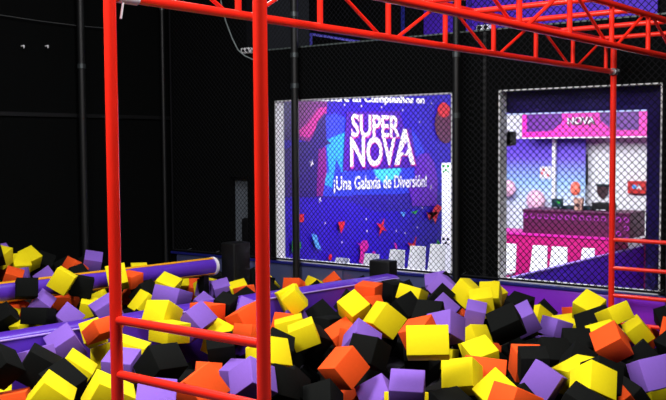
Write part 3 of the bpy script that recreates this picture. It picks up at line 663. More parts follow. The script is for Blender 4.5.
# ------------------------------------------------------------------ foam cubes
bm = bmesh.new(); box(bm, -.5, .5, -.5, .5, -.5, .5, .022, 2)
me0 = bpy.data.meshes.new('foam_cube'); bm.to_mesh(me0); bm.free()
me0.polygons.foreach_set('use_smooth', [True] * len(me0.polygons))
try: me0.set_sharp_from_angle(angle=math.radians(50))
except Exception: pass
MESH = {}
for k in 'YPOK':
    m = me0.copy(); m.materials.append(M[k]); MESH[k] = m
COLN = {'Y': 'yellow', 'P': 'lavender', 'O': 'orange', 'K': 'black'}
CUBES = [
('K', 3.756, 5.491, 0.762, 0.7323, -0.5397, 0.4106, -0.0619, 0.214, 0.222, 0.214, 'tilted black foam cube, second black from left, front row left of first red post'),
('K', 3.633, 5.071, 0.723, 0.3018, -0.9399, -0.0783, -0.1391, 0.219, 0.223, 0.215, 'tilted black foam cube, rightmost black, front row left of first red post'),
('Y', 3.994, 5.421, 0.691, 0.3126, -0.8778, -0.3558, 0.0722, 0.217, 0.214, 0.216, 'tilted yellow foam cube, third yellow from left, front row left of first red post'),
('Y', 3.418, 4.879, 0.723, 0.5175, -0.6519, -0.0430, -0.5526, 0.216, 0.215, 0.216, 'tilted yellow foam cube, second yellow from left, front row left of first red post'),
('O', 3.515, 5.429, 0.554, 0.6064, -0.7112, 0.2190, -0.2803, 0.221, 0.203, 0.218, 'mostly buried orange foam cube, only orange one front row left of first red post'),
('Y', 3.696, 5.907, 0.505, 0.2133, -0.9373, 0.2755, 0.0134, 0.182, 0.221, 0.220, 'mostly buried yellow foam cube, leftmost yellow, front row left of first red post'),
('K', 3.477, 5.504, 0.826, 0.8300, 0.2389, -0.4579, -0.2107, 0.198, 0.198, 0.198, 'corner-up black foam cube, leftmost black, front row left of first red post'),
('P', 4.003, 5.843, 0.714, 0.3924, -0.4604, 0.4605, -0.6496, 0.219, 0.195, 0.205, 'mostly buried lavender foam cube, only lavender one front row left of first red post'),
('P', 4.241, 5.850, 0.787, 0.7245, -0.5812, -0.0664, -0.3647, 0.206, 0.204, 0.208, 'tilted lavender foam cube, only lavender one middle row left of first red post'),
('Y', 3.383, 4.276, 0.827, 0.7647, -0.5459, 0.3398, -0.0420, 0.236, 0.200, 0.210, 'tilted yellow foam cube, second yellow from right, front row left of first red post'),
('P', 3.968, 4.873, 0.801, 0.7074, -0.5075, 0.3272, -0.3674, 0.200, 0.208, 0.214, 'flat-lying lavender foam cube, leftmost lavender, front row between front red posts'),
('Y', 4.150, 5.023, 0.836, 0.6717, -0.5768, 0.4108, -0.2176, 0.220, 0.216, 0.215, 'mostly buried yellow foam cube, leftmost yellow, front row between front red posts'),
('K', 4.045, 4.580, 0.846, 0.9247, -0.3753, 0.0490, -0.0406, 0.226, 0.233, 0.191, 'corner-up black foam cube, second black from left, front row between front red posts'),
('P', 3.580, 4.108, 0.780, 0.2681, -0.8917, 0.3634, -0.0306, 0.224, 0.215, 0.215, 'tilted lavender foam cube, second lavender from left, front row between front red posts'),
('K', 5.907, 6.145, 0.541, 0.7467, 0.4724, 0.1027, -0.4568, 0.215, 0.216, 0.216, 'mostly buried black foam cube, seventh black from right, between the purple beams'),
('K', 5.345, 5.328, 0.617, 0.7594, -0.5330, 0.1659, -0.3343, 0.218, 0.217, 0.216, 'tilted black foam cube, leftmost black, middle row between front red posts'),
('O', 3.939, 4.108, 0.784, 0.4899, -0.8478, -0.0748, -0.1888, 0.216, 0.217, 0.216, 'tilted orange foam cube, leftmost orange, front row between front red posts'),
('O', 5.163, 5.302, 0.414, 0.3460, -0.8627, 0.3598, -0.0809, 0.208, 0.217, 0.217, 'mostly buried orange foam cube, rightmost orange, front row between front red posts'),
('P', 4.377, 4.083, 0.749, 0.6313, -0.4054, -0.0366, -0.6601, 0.212, 0.219, 0.202, 'corner-up lavender foam cube, rightmost lavender, front row between front red posts'),
('P', 5.285, 5.079, 0.454, 0.0035, 0.9821, 0.1398, 0.1263, 0.213, 0.207, 0.217, 'mostly buried lavender foam cube, second lavender from right, front row between front red posts'),
('Y', 4.848, 4.361, 0.784, 0.4365, -0.8759, 0.2032, 0.0296, 0.216, 0.217, 0.216, 'tilted yellow foam cube, rightmost yellow, front row right of second red post'),
('Y', 5.536, 5.045, 0.569, 0.6154, -0.5323, 0.3942, -0.4274, 0.216, 0.212, 0.216, 'mostly buried yellow foam cube, leftmost yellow, front row right of second red post'),
('O', 5.566, 5.184, 0.749, 0.6488, -0.1060, 0.0601, -0.7512, 0.232, 0.231, 0.123, 'flat-lying orange foam cube, rightmost orange, middle row between front red posts'),
('K', 5.399, 4.782, 0.690, 0.2509, -0.8748, 0.3848, 0.1536, 0.201, 0.217, 0.218, 'mostly buried black foam cube, leftmost black, middle row right of second red post'),
('K', 4.596, 4.083, 0.671, 0.5056, -0.8403, 0.1294, 0.1466, 0.221, 0.217, 0.214, 'tilted black foam cube, leftmost black, front row right of second red post'),
('K', 6.727, 5.612, 0.057, 0.6733, -0.4622, 0.5601, -0.1391, 0.195, 0.205, 0.229, 'tilted black foam cube, third black from left, front row right of second red post'),
('K', 4.901, 3.924, 0.523, 0.2356, -0.7849, 0.4567, -0.3461, 0.206, 0.212, 0.218, 'corner-up black foam cube, fourth black from left, front row right of second red post'),
('K', 4.824, 4.147, 0.595, 0.6894, -0.4015, 0.0671, -0.5992, 0.194, 0.209, 0.218, 'mostly buried black foam cube, second black from left, front row right of second red post'),
('O', 5.145, 3.938, 0.714, 0.4862, -0.3398, 0.3061, -0.7446, 0.218, 0.207, 0.223, 'tilted orange foam cube, leftmost orange, front row right of second red post'),
('K', 5.489, 3.971, 0.756, 0.7136, -0.1591, 0.1769, -0.6589, 0.218, 0.232, 0.200, 'tilted black foam cube, rightmost black, middle row right of second red post'),
('P', 5.363, 3.797, 0.478, 0.2267, -0.8107, 0.3562, -0.4056, 0.224, 0.211, 0.215, 'corner-up lavender foam cube, only lavender one front row right of second red post'),
('P', 5.087, 3.373, 0.647, 0.7526, -0.4289, 0.2620, -0.4255, 0.225, 0.210, 0.208, 'tilted lavender foam cube, only lavender one front row in mid-right of pit'),
('Y', 5.293, 3.517, 0.479, 0.3420, -0.4793, 0.5715, -0.5715, 0.219, 0.197, 0.218, 'mostly buried yellow foam cube, leftmost yellow, front row in mid-right of pit'),
('O', 5.344, 4.050, 0.406, 0.6791, -0.5605, -0.1368, -0.4538, 0.204, 0.220, 0.217, 'mostly buried orange foam cube, rightmost orange, front row right of second red post'),
('Y', 4.901, 3.095, 1.036, 0.8562, -0.1694, 0.0751, -0.4822, 0.259, 0.215, 0.185, 'tilted yellow foam cube, leftmost yellow, middle row in mid-right of pit'),
('P', 6.314, 3.823, 0.824, 0.6678, -0.2713, 0.0721, -0.6894, 0.223, 0.221, 0.203, 'tilted lavender foam cube, leftmost lavender, middle row in mid-right of pit'),
('Y', 6.317, 3.517, 0.632, 0.0232, 0.8532, 0.4583, 0.2477, 0.216, 0.213, 0.216, 'tilted yellow foam cube, second yellow from right, front row in mid-right of pit'),
('Y', 7.343, 4.152, 0.521, 0.4724, -0.8719, 0.1285, 0.0138, 0.216, 0.199, 0.218, 'tilted yellow foam cube, rightmost yellow, middle row in mid-right of pit'),
('O', 5.565, 3.069, 0.701, 0.4614, -0.7203, 0.4647, -0.2288, 0.277, 0.204, 0.210, 'mostly buried orange foam cube, leftmost orange, front row in mid-right of pit'),
('Y', 5.304, 3.086, 0.743, 0.7457, -0.2489, 0.0851, -0.6122, 0.213, 0.220, 0.192, 'tilted yellow foam cube, third yellow from left, front row in mid-right of pit'),
('Y', 5.183, 2.760, 0.699, 0.1794, -0.8781, 0.1925, -0.3997, 0.205, 0.203, 0.219, 'corner-up yellow foam cube, rightmost yellow, front row in mid-right of pit'),
('O', 5.000, 2.560, 0.717, 0.2823, -0.4746, 0.7011, -0.4511, 0.219, 0.187, 0.220, 'tilted orange foam cube, second orange from right, front row in mid-right of pit'),
('K', 5.621, 2.851, 0.520, 0.4432, -0.8225, 0.0301, -0.3551, 0.216, 0.197, 0.219, 'mostly buried black foam cube, second black from right, front row in mid-right of pit'),
('K', 6.411, 2.908, 0.439, 0.5690, -0.2980, 0.3069, -0.7023, 0.214, 0.216, 0.215, 'mostly buried black foam cube, fourth black from left, front row at far right of pit'),
('P', 5.804, 2.754, 0.656, 0.5471, -0.4868, 0.6386, -0.2365, 0.211, 0.218, 0.211, 'tilted lavender foam cube, leftmost lavender, front row at far right of pit'),
('O', 6.184, 3.056, 0.675, 0.7260, -0.5631, 0.2626, -0.2948, 0.217, 0.207, 0.212, 'flat-lying orange foam cube, rightmost orange, front row in mid-right of pit'),
('K', 5.999, 2.922, 0.709, 0.6847, -0.5554, 0.2879, -0.3739, 0.195, 0.213, 0.210, 'flat-lying black foam cube, leftmost black, front row at far right of pit'),
('K', 5.059, 3.024, 0.582, 0.1070, -0.9634, 0.2364, -0.0678, 0.201, 0.211, 0.219, 'flat-lying black foam cube, fourth black from left, front row in mid-right of pit'),
('K', 6.983, 4.461, 0.287, 0.9500, 0.2138, -0.2209, -0.0545, 0.213, 0.217, 0.215, 'tilted black foam cube, second black from left, front row in mid-right of pit'),
('K', 6.800, 4.418, 0.425, 0.8058, -0.3714, 0.1631, -0.4314, 0.205, 0.218, 0.218, 'corner-up black foam cube, leftmost black, front row in mid-right of pit'),
('Y', 6.283, 2.721, 0.613, 0.3834, -0.3232, 0.4825, -0.7181, 0.208, 0.202, 0.248, 'tilted yellow foam cube, leftmost yellow, front row at far right of pit'),
('Y', 5.851, 2.424, 0.680, 0.9075, -0.1963, 0.2931, -0.2279, 0.215, 0.216, 0.214, 'tilted yellow foam cube, second yellow from left, front row at far right of pit'),
('K', 5.265, 2.267, 0.672, 0.2370, -0.9681, -0.0687, -0.0424, 0.216, 0.214, 0.216, 'tilted black foam cube, sixth black from left, front row at far right of pit'),
('P', 6.833, 2.385, 0.561, 0.4023, -0.1411, -0.1489, -0.8922, 0.216, 0.236, 0.233, 'tilted lavender foam cube, rightmost lavender, front row at far right of pit'),
('Y', 7.312, 2.492, 0.334, 0.7007, -0.5452, 0.0989, -0.4493, 0.203, 0.217, 0.218, 'mostly buried yellow foam cube, rightmost yellow, front row at far right of pit'),
('K', 6.613, 2.467, 0.409, 0.6196, -0.6299, -0.0734, -0.4626, 0.204, 0.217, 0.218, 'corner-up black foam cube, third black from right, front row at far right of pit'),
('O', 6.902, 2.717, 0.738, 0.6143, -0.4930, 0.0621, -0.6129, 0.218, 0.207, 0.209, 'corner-up orange foam cube, leftmost orange, middle row at far right of pit'),
('Y', 9.227, 3.360, 0.384, 0.5206, -0.6279, 0.0896, -0.5715, 0.200, 0.221, 0.218, 'tilted yellow foam cube, rightmost yellow, middle row at far right of pit'),
('Y', 7.558, 2.951, 0.835, 0.5082, -0.8155, 0.1342, -0.2423, 0.205, 0.151, 0.213, 'tilted yellow foam cube, rightmost yellow, back row at far right of pit'),
('Y', 7.147, 2.865, 0.706, 0.1056, -0.9276, 0.3239, -0.1535, 0.225, 0.218, 0.214, 'mostly buried yellow foam cube, second yellow from right, middle row at far right of pit'),
('K', 7.713, 3.174, 0.701, 0.1944, -0.7636, 0.4893, -0.3738, 0.289, 0.211, 0.208, 'corner-up black foam cube, third black from left, middle row at far right of pit'),
('Y', 8.128, 3.409, 0.763, 0.1692, -0.9379, 0.1020, -0.2853, 0.216, 0.216, 0.216, 'tilted yellow foam cube, leftmost yellow, back row at far right of pit'),
('O', 9.501, 4.134, 0.416, 0.2502, -0.3522, 0.6192, -0.6557, 0.218, 0.199, 0.218, 'mostly buried orange foam cube, only orange one back row at far right of pit'),
('Y', 8.716, 3.896, 0.430, 0.1469, -0.8563, 0.4669, -0.1648, 0.225, 0.214, 0.214, 'mostly buried yellow foam cube, second yellow from left, middle row at far right of pit'),
('K', 9.004, 4.296, 0.488, 0.3864, -0.9158, -0.1068, -0.0243, 0.217, 0.208, 0.217, 'mostly buried black foam cube, only black one back row at far right of pit'),
('K', 8.012, 4.053, 0.718, 0.6384, -0.3709, 0.4615, -0.4919, 0.215, 0.216, 0.216, 'tilted black foam cube, rightmost black, back row in mid-right of pit'),
('Y', 8.601, 4.159, 0.504, 0.5918, -0.7276, 0.3212, 0.1313, 0.219, 0.222, 0.215, 'tilted yellow foam cube, leftmost yellow, middle row at far right of pit'),
('P', 7.806, 3.895, 0.662, 0.6583, -0.5352, 0.0739, -0.5243, 0.215, 0.216, 0.216, 'tilted lavender foam cube, rightmost lavender, middle row in mid-right of pit'),
('K', 6.957, 3.634, 0.781, 0.6871, -0.4743, 0.0512, -0.5480, 0.247, 0.191, 0.214, 'corner-up black foam cube, second black from right, middle row in mid-right of pit'),
('P', 8.409, 3.864, 0.490, 0.3605, -0.4301, 0.6750, -0.4790, 0.214, 0.177, 0.216, 'flat-lying lavender foam cube, rightmost lavender, middle row at far right of pit'),
('K', 6.696, 3.102, 0.622, 0.3484, -0.8720, 0.3365, -0.0711, 0.229, 0.217, 0.214, 'corner-up black foam cube, third black from left, front row at far right of pit'),
('K', 6.972, 3.028, 0.659, 0.2554, -0.8411, 0.4571, -0.1356, 0.216, 0.215, 0.216, 'tilted black foam cube, second black from left, middle row at far right of pit'),
('K', 6.550, 2.843, 0.628, 0.3344, -0.9034, -0.1481, -0.2240, 0.214, 0.194, 0.216, 'corner-up black foam cube, fifth black from left, front row at far right of pit'),
('K', 6.174, 2.504, 0.645, 0.5408, -0.7526, 0.3755, 0.0075, 0.213, 0.217, 0.215, 'tilted black foam cube, sixth black from right, front row at far right of pit'),
('K', 7.074, 2.543, 0.624, 0.3585, -0.7473, 0.1690, -0.5333, 0.213, 0.194, 0.219, 'corner-up black foam cube, second black from right, front row at far right of pit'),
('K', 7.966, 2.582, 0.546, 0.4897, -0.1839, 0.4491, -0.7243, 0.213, 0.213, 0.217, 'mostly buried black foam cube, rightmost black, middle row at far right of pit'),
('O', 9.261, 3.039, 0.398, 0.7375, -0.2664, 0.2904, -0.5484, 0.200, 0.218, 0.218, 'mostly buried orange foam cube, rightmost orange, middle row at far right of pit'),
('O', 9.501, 3.410, 0.291, 0.7361, -0.6516, 0.1632, 0.0832, 0.218, 0.195, 0.219, 'mostly buried orange foam cube, second orange from left, middle row at far right of pit'),
('K', 7.316, 4.870, 0.724, 0.3985, -0.9003, 0.0281, -0.1728, 0.221, 0.209, 0.216, 'corner-up black foam cube, leftmost black, back row in mid-right of pit'),
('K', 6.494, 4.089, 0.842, 0.2397, -0.7609, 0.5794, -0.1669, 0.219, 0.216, 0.216, 'tilted black foam cube, second black from left, middle row in mid-right of pit'),
('Y', 7.551, 4.946, 0.822, 0.5007, -0.5829, 0.5576, -0.3140, 0.228, 0.147, 0.243, 'tilted yellow foam cube, leftmost yellow, back row in mid-right of pit'),
('P', 7.897, 4.791, 0.843, 0.2348, -0.7750, 0.1960, -0.5530, 0.209, 0.236, 0.214, 'tilted lavender foam cube, second lavender from right, back row in mid-right of pit'),
('P', 8.449, 5.224, 0.775, 0.1410, -0.8464, 0.4713, -0.2040, 0.217, 0.216, 0.216, 'mostly buried lavender foam cube, leftmost lavender, back row in mid-right of pit'),
('K', 7.635, 4.703, 0.782, 0.3843, -0.9040, -0.1496, -0.1123, 0.224, 0.169, 0.221, 'corner-up black foam cube, second black from left, back row in mid-right of pit'),
('K', 8.227, 5.022, 0.800, 0.2647, -0.3803, 0.2940, -0.8360, 0.219, 0.202, 0.219, 'mostly buried black foam cube, third black from left, back row in mid-right of pit'),
('P', 7.447, 4.556, 0.718, 0.3569, -0.9234, -0.1122, -0.0857, 0.216, 0.215, 0.216, 'corner-up lavender foam cube, second lavender from left, back row in mid-right of pit'),
('Y', 9.124, 4.943, 0.610, 0.1150, -0.7520, -0.6004, -0.2464, 0.222, 0.222, 0.210, 'mostly buried yellow foam cube, rightmost yellow, back row in mid-right of pit'),
('Y', 7.731, 4.290, 0.781, 0.1085, -0.8609, 0.4744, -0.1487, 0.212, 0.214, 0.217, 'tilted yellow foam cube, third yellow from left, back row in mid-right of pit'),
('Y', 7.873, 4.524, 0.834, 0.2731, 0.6562, 0.3699, 0.5983, 0.230, 0.197, 0.215, 'tilted yellow foam cube, second yellow from left, back row in mid-right of pit'),
('Y', 8.867, 4.817, 0.662, 0.7617, -0.3083, 0.1763, -0.5419, 0.213, 0.216, 0.217, 'corner-up yellow foam cube, second yellow from right, back row in mid-right of pit'),
('P', 7.523, 4.248, 0.699, 0.7240, -0.4632, 0.3655, -0.3574, 0.178, 0.208, 0.214, 'tilted lavender foam cube, rightmost lavender, back row in mid-right of pit'),
('O', 8.840, 5.144, 0.312, 0.3559, -0.7996, 0.4514, 0.1738, 0.204, 0.216, 0.217, 'mostly buried orange foam cube, rightmost orange, middle row in mid-right of pit'),
('O', 6.041, 3.884, 0.803, -0.0375, 0.7370, -0.6386, 0.2182, 0.216, 0.216, 0.216, 'tilted orange foam cube, leftmost orange, middle row in mid-right of pit'),
('Y', 6.224, 4.343, 0.844, 0.4472, -0.1978, 0.2788, -0.8265, 0.216, 0.227, 0.208, 'tilted yellow foam cube, rightmost yellow, middle row right of second red post'),
('K', 7.405, 4.888, 0.359, 0.7706, -0.2603, 0.4265, -0.3956, 0.203, 0.218, 0.218, 'mostly buried black foam cube, leftmost black, middle row in mid-right of pit'),
('Y', 6.344, 4.740, 0.875, 0.0432, 0.7312, 0.5565, 0.3923, 0.210, 0.195, 0.197, 'corner-up yellow foam cube, rightmost yellow, back row right of second red post'),
('K', 6.549, 4.899, 0.842, 0.7126, -0.4355, -0.2525, -0.4887, 0.197, 0.217, 0.219, 'mostly buried black foam cube, leftmost black, back row right of second red post'),
('O', 6.212, 4.746, 0.657, -0.0144, 0.9109, -0.3009, 0.2821, 0.216, 0.214, 0.216, 'tilted orange foam cube, second orange from left, middle row right of second red post'),
('O', 6.069, 4.523, 0.677, 0.2747, -0.3720, 0.6446, -0.6089, 0.219, 0.193, 0.219, 'mostly buried orange foam cube, rightmost orange, middle row right of second red post'),
('P', 5.795, 4.259, 0.752, 0.4582, -0.5819, 0.0346, -0.6710, 0.202, 0.231, 0.216, 'corner-up lavender foam cube, rightmost lavender, middle row right of second red post'),
('K', 6.754, 5.431, 0.649, 0.3184, -0.9053, 0.0628, -0.2740, 0.234, 0.247, 0.210, 'corner-up black foam cube, fourth black from left, middle row right of second red post'),
('K', 6.596, 5.194, 0.623, 0.4341, -0.4591, 0.5442, -0.5519, 0.219, 0.201, 0.216, 'flat-lying black foam cube, third black from right, middle row right of second red post'),
('K', 5.959, 4.890, 0.654, 0.8672, -0.4616, 0.1519, 0.1087, 0.213, 0.220, 0.216, 'tilted black foam cube, third black from left, middle row right of second red post'),
('Y', 5.719, 4.774, 0.759, 0.6103, -0.6599, 0.1549, -0.4101, 0.211, 0.178, 0.216, 'tilted yellow foam cube, second yellow from left, middle row right of second red post'),
('Y', 6.065, 5.210, 0.693, 0.6087, -0.6687, 0.2139, -0.3695, 0.241, 0.195, 0.213, 'flat-lying yellow foam cube, leftmost yellow, middle row right of second red post'),
('O', 6.259, 5.405, 0.662, 0.3685, -0.5986, 0.5959, -0.3884, 0.215, 0.199, 0.214, 'mostly buried orange foam cube, leftmost orange, middle row right of second red post'),
('Y', 6.529, 5.613, 0.865, 0.4631, 0.6413, 0.1568, -0.5914, 0.200, 0.201, 0.172, 'mostly buried yellow foam cube, leftmost yellow, back row right of second red post'),
('Y', 6.422, 5.466, 0.871, 0.5241, -0.6742, 0.0685, -0.5158, 0.160, 0.189, 0.212, 'tilted yellow foam cube, second yellow from left, back row right of second red post'),
('P', 6.500, 5.537, 0.621, 0.3582, -0.9234, 0.1373, -0.0157, 0.200, 0.201, 0.220, 'mostly buried lavender foam cube, leftmost lavender, middle row right of second red post'),
('P', 5.940, 5.618, 0.788, 0.8465, -0.2953, 0.3307, -0.2948, 0.201, 0.216, 0.212, 'mostly buried lavender foam cube, only lavender one back row between front red posts'),
('O', 5.546, 5.685, 0.856, 0.7064, -0.7052, -0.0043, 0.0606, 0.203, 0.172, 0.225, 'flat-lying orange foam cube, only orange one back row between front red posts'),
('O', 5.715, 5.407, 0.812, 0.4306, -0.4556, 0.3492, -0.6964, 0.217, 0.189, 0.220, 'tilted orange foam cube, leftmost orange, middle row between front red posts'),
('Y', 5.496, 5.517, 0.673, 0.2478, -0.9432, -0.1611, -0.1518, 0.210, 0.169, 0.224, 'tilted yellow foam cube, rightmost yellow, middle row between front red posts'),
('K', 5.727, 5.651, 0.659, 0.6995, -0.4762, 0.3339, -0.4152, 0.219, 0.202, 0.210, 'mostly buried black foam cube, rightmost black, middle row between front red posts'),
('P', 5.336, 5.601, 0.828, 0.1990, -0.5644, -0.7092, -0.3726, 0.198, 0.215, 0.219, 'corner-up lavender foam cube, only lavender one middle row between front red posts'),
('Y', 5.104, 5.746, 0.901, 0.7386, -0.2241, 0.1448, -0.6191, 0.222, 0.217, 0.178, 'tilted yellow foam cube, only yellow one back row between front red posts'),
('Y', 4.966, 5.512, 0.813, -0.0437, 0.7198, 0.6923, -0.0276, 0.227, 0.232, 0.155, 'flat-lying yellow foam cube, leftmost yellow, middle row between front red posts'),
('P', 5.951, 6.561, 0.869, 0.7738, -0.0847, 0.1355, -0.6129, 0.280, 0.243, 0.149, 'tilted lavender foam cube, third lavender from right, between the purple beams'),
('Y', 6.728, 7.494, 0.772, -0.0636, 0.5221, 0.8136, 0.2479, 0.216, 0.217, 0.216, 'tilted yellow foam cube, third yellow from right, between the purple beams'),
('Y', 8.727, 9.468, 0.441, 0.9316, -0.2492, 0.0822, -0.2517, 0.204, 0.215, 0.220, 'mostly buried yellow foam cube, third yellow from right, behind the round beam'),
('P', 7.838, 8.060, 0.577, 0.3648, -0.1055, 0.0497, -0.9237, 0.213, 0.218, 0.202, 'flat-lying lavender foam cube, rightmost lavender, behind the round beam'),
('P', 7.829, 7.775, 0.577, 0.7465, -0.5644, 0.1022, -0.3374, 0.194, 0.207, 0.212, 'tilted lavender foam cube, rightmost lavender, between the purple beams'),
('Y', 7.911, 7.580, 0.571, 0.7159, -0.6058, 0.1154, -0.3273, 0.202, 0.214, 0.218, 'tilted yellow foam cube, second yellow from right, between the purple beams'),
('O', 7.774, 7.354, 0.569, 0.4153, -0.4547, 0.4796, -0.6251, 0.196, 0.206, 0.170, 'mostly buried orange foam cube, second orange from right, between the purple beams'),
('P', 7.346, 7.605, 0.470, 0.3208, -0.9274, -0.1682, -0.0930, 0.217, 0.208, 0.217, 'mostly buried lavender foam cube, second lavender from right, between the purple beams'),
('Y', 8.027, 8.244, 0.527, 0.6510, -0.2610, -0.0762, -0.7087, 0.210, 0.210, 0.218, 'mostly buried yellow foam cube, second yellow from right, behind the round beam'),
('O', 8.854, 9.325, 0.335, 0.2609, -0.9300, 0.2522, -0.0596, 0.195, 0.209, 0.211, 'tilted orange foam cube, second orange from right, behind the round beam'),
('Y', 6.983, 8.239, 0.833, 0.6961, -0.6415, 0.2234, -0.2323, 0.180, 0.217, 0.221, 'mostly buried yellow foam cube, fourth yellow from left, behind the round beam'),
('O', 6.503, 7.823, 0.858, -0.0142, 0.6143, 0.7846, 0.0825, 0.196, 0.213, 0.136, 'flat-lying orange foam cube, second orange from left, between the purple beams'),
('Y', 6.265, 7.738, 0.915, 0.9093, -0.2430, -0.0048, -0.3379, 0.200, 0.218, 0.218, 'mostly buried yellow foam cube, fifth yellow from right, between the purple beams'),
('K', 6.478, 7.544, 0.725, 0.3846, -0.6311, 0.1816, -0.6487, 0.214, 0.203, 0.218, 'corner-up black foam cube, sixth black from left, between the purple beams'),
('Y', 5.974, 6.957, 0.733, 0.0331, 0.8909, -0.1590, 0.4241, 0.214, 0.217, 0.216, 'tilted yellow foam cube, fourth yellow from right, between the purple beams'),
('P', 5.380, 6.794, 0.783, 0.1724, 0.8103, 0.5266, 0.1906, 0.217, 0.216, 0.216, 'tilted lavender foam cube, third lavender from left, between the purple beams'),
('Y', 5.905, 7.760, 0.632, 0.1622, -0.9243, 0.3402, 0.0600, 0.167, 0.200, 0.194, 'tilted yellow foam cube, fourth yellow from left, between the purple beams'),
('Y', 6.164, 7.885, 0.629, 0.8860, -0.3118, -0.0981, -0.3288, 0.211, 0.216, 0.217, 'mostly buried yellow foam cube, fifth yellow from left, between the purple beams'),
('O', 6.802, 8.123, 0.584, 0.6932, -0.3187, 0.2827, -0.5814, 0.213, 0.213, 0.217, 'mostly buried orange foam cube, third orange from right, behind the round beam'),
('O', 4.402, 5.616, 0.911, 0.6504, -0.1604, -0.2265, -0.7070, 0.210, 0.217, 0.116, 'tilted orange foam cube, only orange one middle row left of first red post'),
('Y', 4.475, 5.819, 0.848, 0.7966, 0.4769, -0.3085, -0.2069, 0.153, 0.165, 0.217, 'mostly buried yellow foam cube, only yellow one middle row left of first red post'),
('Y', 4.613, 5.796, 0.621, 0.3410, -0.6942, 0.4402, -0.4561, 0.215, 0.189, 0.220, 'mostly buried yellow foam cube, rightmost yellow, front row left of first red post'),
('K', 5.105, 7.436, 0.712, 0.8618, -0.0938, 0.0546, -0.4955, 0.246, 0.219, 0.153, 'flat-lying black foam cube, third black from left, between the purple beams'),
('O', 5.576, 8.092, 0.595, 0.4298, -0.8928, 0.1266, 0.0473, 0.213, 0.208, 0.217, 'mostly buried orange foam cube, leftmost orange, between the purple beams'),
('O', 6.266, 8.616, 0.611, 0.7624, -0.4298, 0.2406, -0.4197, 0.213, 0.215, 0.217, 'tilted orange foam cube, fourth orange from left, behind the round beam'),
('O', 5.345, 8.185, 0.629, 0.1238, -0.4386, -0.8706, -0.1854, 0.172, 0.203, 0.225, 'mostly buried orange foam cube, third orange from left, behind the round beam'),
('Y', 5.162, 8.065, 0.613, 0.7516, -0.5647, 0.3017, -0.1590, 0.242, 0.187, 0.198, 'mostly buried yellow foam cube, leftmost yellow, between the purple beams'),
('K', 5.035, 7.872, 0.651, 0.7784, -0.4469, -0.0889, -0.4319, 0.210, 0.203, 0.187, 'corner-up black foam cube, leftmost black, between the purple beams'),
('Y', 5.131, 7.657, 0.558, 0.5073, -0.4084, 0.3836, -0.6548, 0.197, 0.192, 0.222, 'mostly buried yellow foam cube, second yellow from left, between the purple beams'),
('P', 5.439, 7.890, 0.721, 0.3639, -0.8686, -0.3363, 0.0001, 0.222, 0.174, 0.220, 'corner-up lavender foam cube, leftmost lavender, between the purple beams'),
('P', 5.416, 7.440, 0.628, 0.4258, -0.8530, -0.2115, -0.2153, 0.201, 0.214, 0.212, 'corner-up lavender foam cube, second lavender from left, between the purple beams'),
('K', 5.913, 7.860, 0.856, 0.3864, -0.6625, -0.2501, -0.5909, 0.198, 0.213, 0.208, 'flat-lying black foam cube, fourth black from left, between the purple beams'),
('K', 6.199, 8.322, 0.861, 0.4268, -0.8996, -0.0829, -0.0415, 0.191, 0.218, 0.219, 'mostly buried black foam cube, third black from right, behind the round beam'),
('K', 7.957, 10.401, 0.731, 0.5650, -0.7208, 0.0672, -0.3959, 0.219, 0.206, 0.217, 'mostly buried black foam cube, second black from right, behind the round beam'),
('K', 7.251, 9.939, 0.729, 0.1782, -0.9137, 0.2303, -0.2834, 0.215, 0.216, 0.216, 'mostly buried black foam cube, third black from left, behind the round beam'),
('Y', 5.658, 7.830, 0.943, 0.6895, -0.5614, 0.4512, -0.0762, 0.198, 0.211, 0.209, 'tilted yellow foam cube, third yellow from left, between the purple beams'),
('O', 7.161, 9.651, 0.775, -0.0664, 0.8392, -0.1480, 0.5191, 0.175, 0.223, 0.220, 'tilted orange foam cube, fourth orange from right, behind the round beam'),
('P', 7.446, 9.671, 0.813, 0.2659, -0.9059, 0.3296, 0.0055, 0.218, 0.216, 0.216, 'tilted lavender foam cube, second lavender from right, behind the round beam'),
('P', 6.510, 9.279, 0.721, 0.1694, -0.9104, 0.1700, -0.3370, 0.215, 0.216, 0.216, 'corner-up lavender foam cube, third lavender from left, behind the round beam'),
('P', 6.536, 9.882, 0.736, 0.9157, -0.0850, -0.0639, -0.3875, 0.194, 0.228, 0.162, 'mostly buried lavender foam cube, second lavender from left, behind the round beam'),
('O', 6.727, 10.414, 0.750, 0.6342, -0.4331, 0.4816, -0.4223, 0.216, 0.214, 0.216, 'mostly buried orange foam cube, leftmost orange, behind the round beam'),
('O', 6.346, 9.738, 0.725, 0.2097, -0.9180, 0.3194, 0.1064, 0.203, 0.216, 0.210, 'tilted orange foam cube, second orange from left, behind the round beam'),
('Y', 6.939, 10.284, 0.859, 0.1290, -0.6119, -0.7090, -0.3258, 0.221, 0.219, 0.215, 'tilted yellow foam cube, third yellow from left, behind the round beam'),
('Y', 6.397, 10.064, 0.961, 0.7752, -0.5814, -0.2402, 0.0580, 0.212, 0.203, 0.218, 'tilted yellow foam cube, leftmost yellow, behind the round beam'),
('Y', 6.687, 10.095, 0.825, 0.8966, -0.4134, 0.0695, -0.1429, 0.209, 0.216, 0.217, 'tilted yellow foam cube, second yellow from left, behind the round beam'),
('P', 6.577, 10.326, 0.937, 0.2444, -0.9611, 0.0936, -0.0879, 0.202, 0.215, 0.215, 'mostly buried lavender foam cube, leftmost lavender, behind the round beam'),
('K', 6.194, 9.871, 1.015, 0.8977, -0.3317, -0.0206, -0.2892, 0.203, 0.216, 0.218, 'mostly buried black foam cube, leftmost black, behind the round beam'),
('K', 7.242, 10.401, 0.767, 0.4704, -0.4319, -0.0089, -0.7695, 0.216, 0.213, 0.216, 'corner-up black foam cube, second black from left, behind the round beam'),
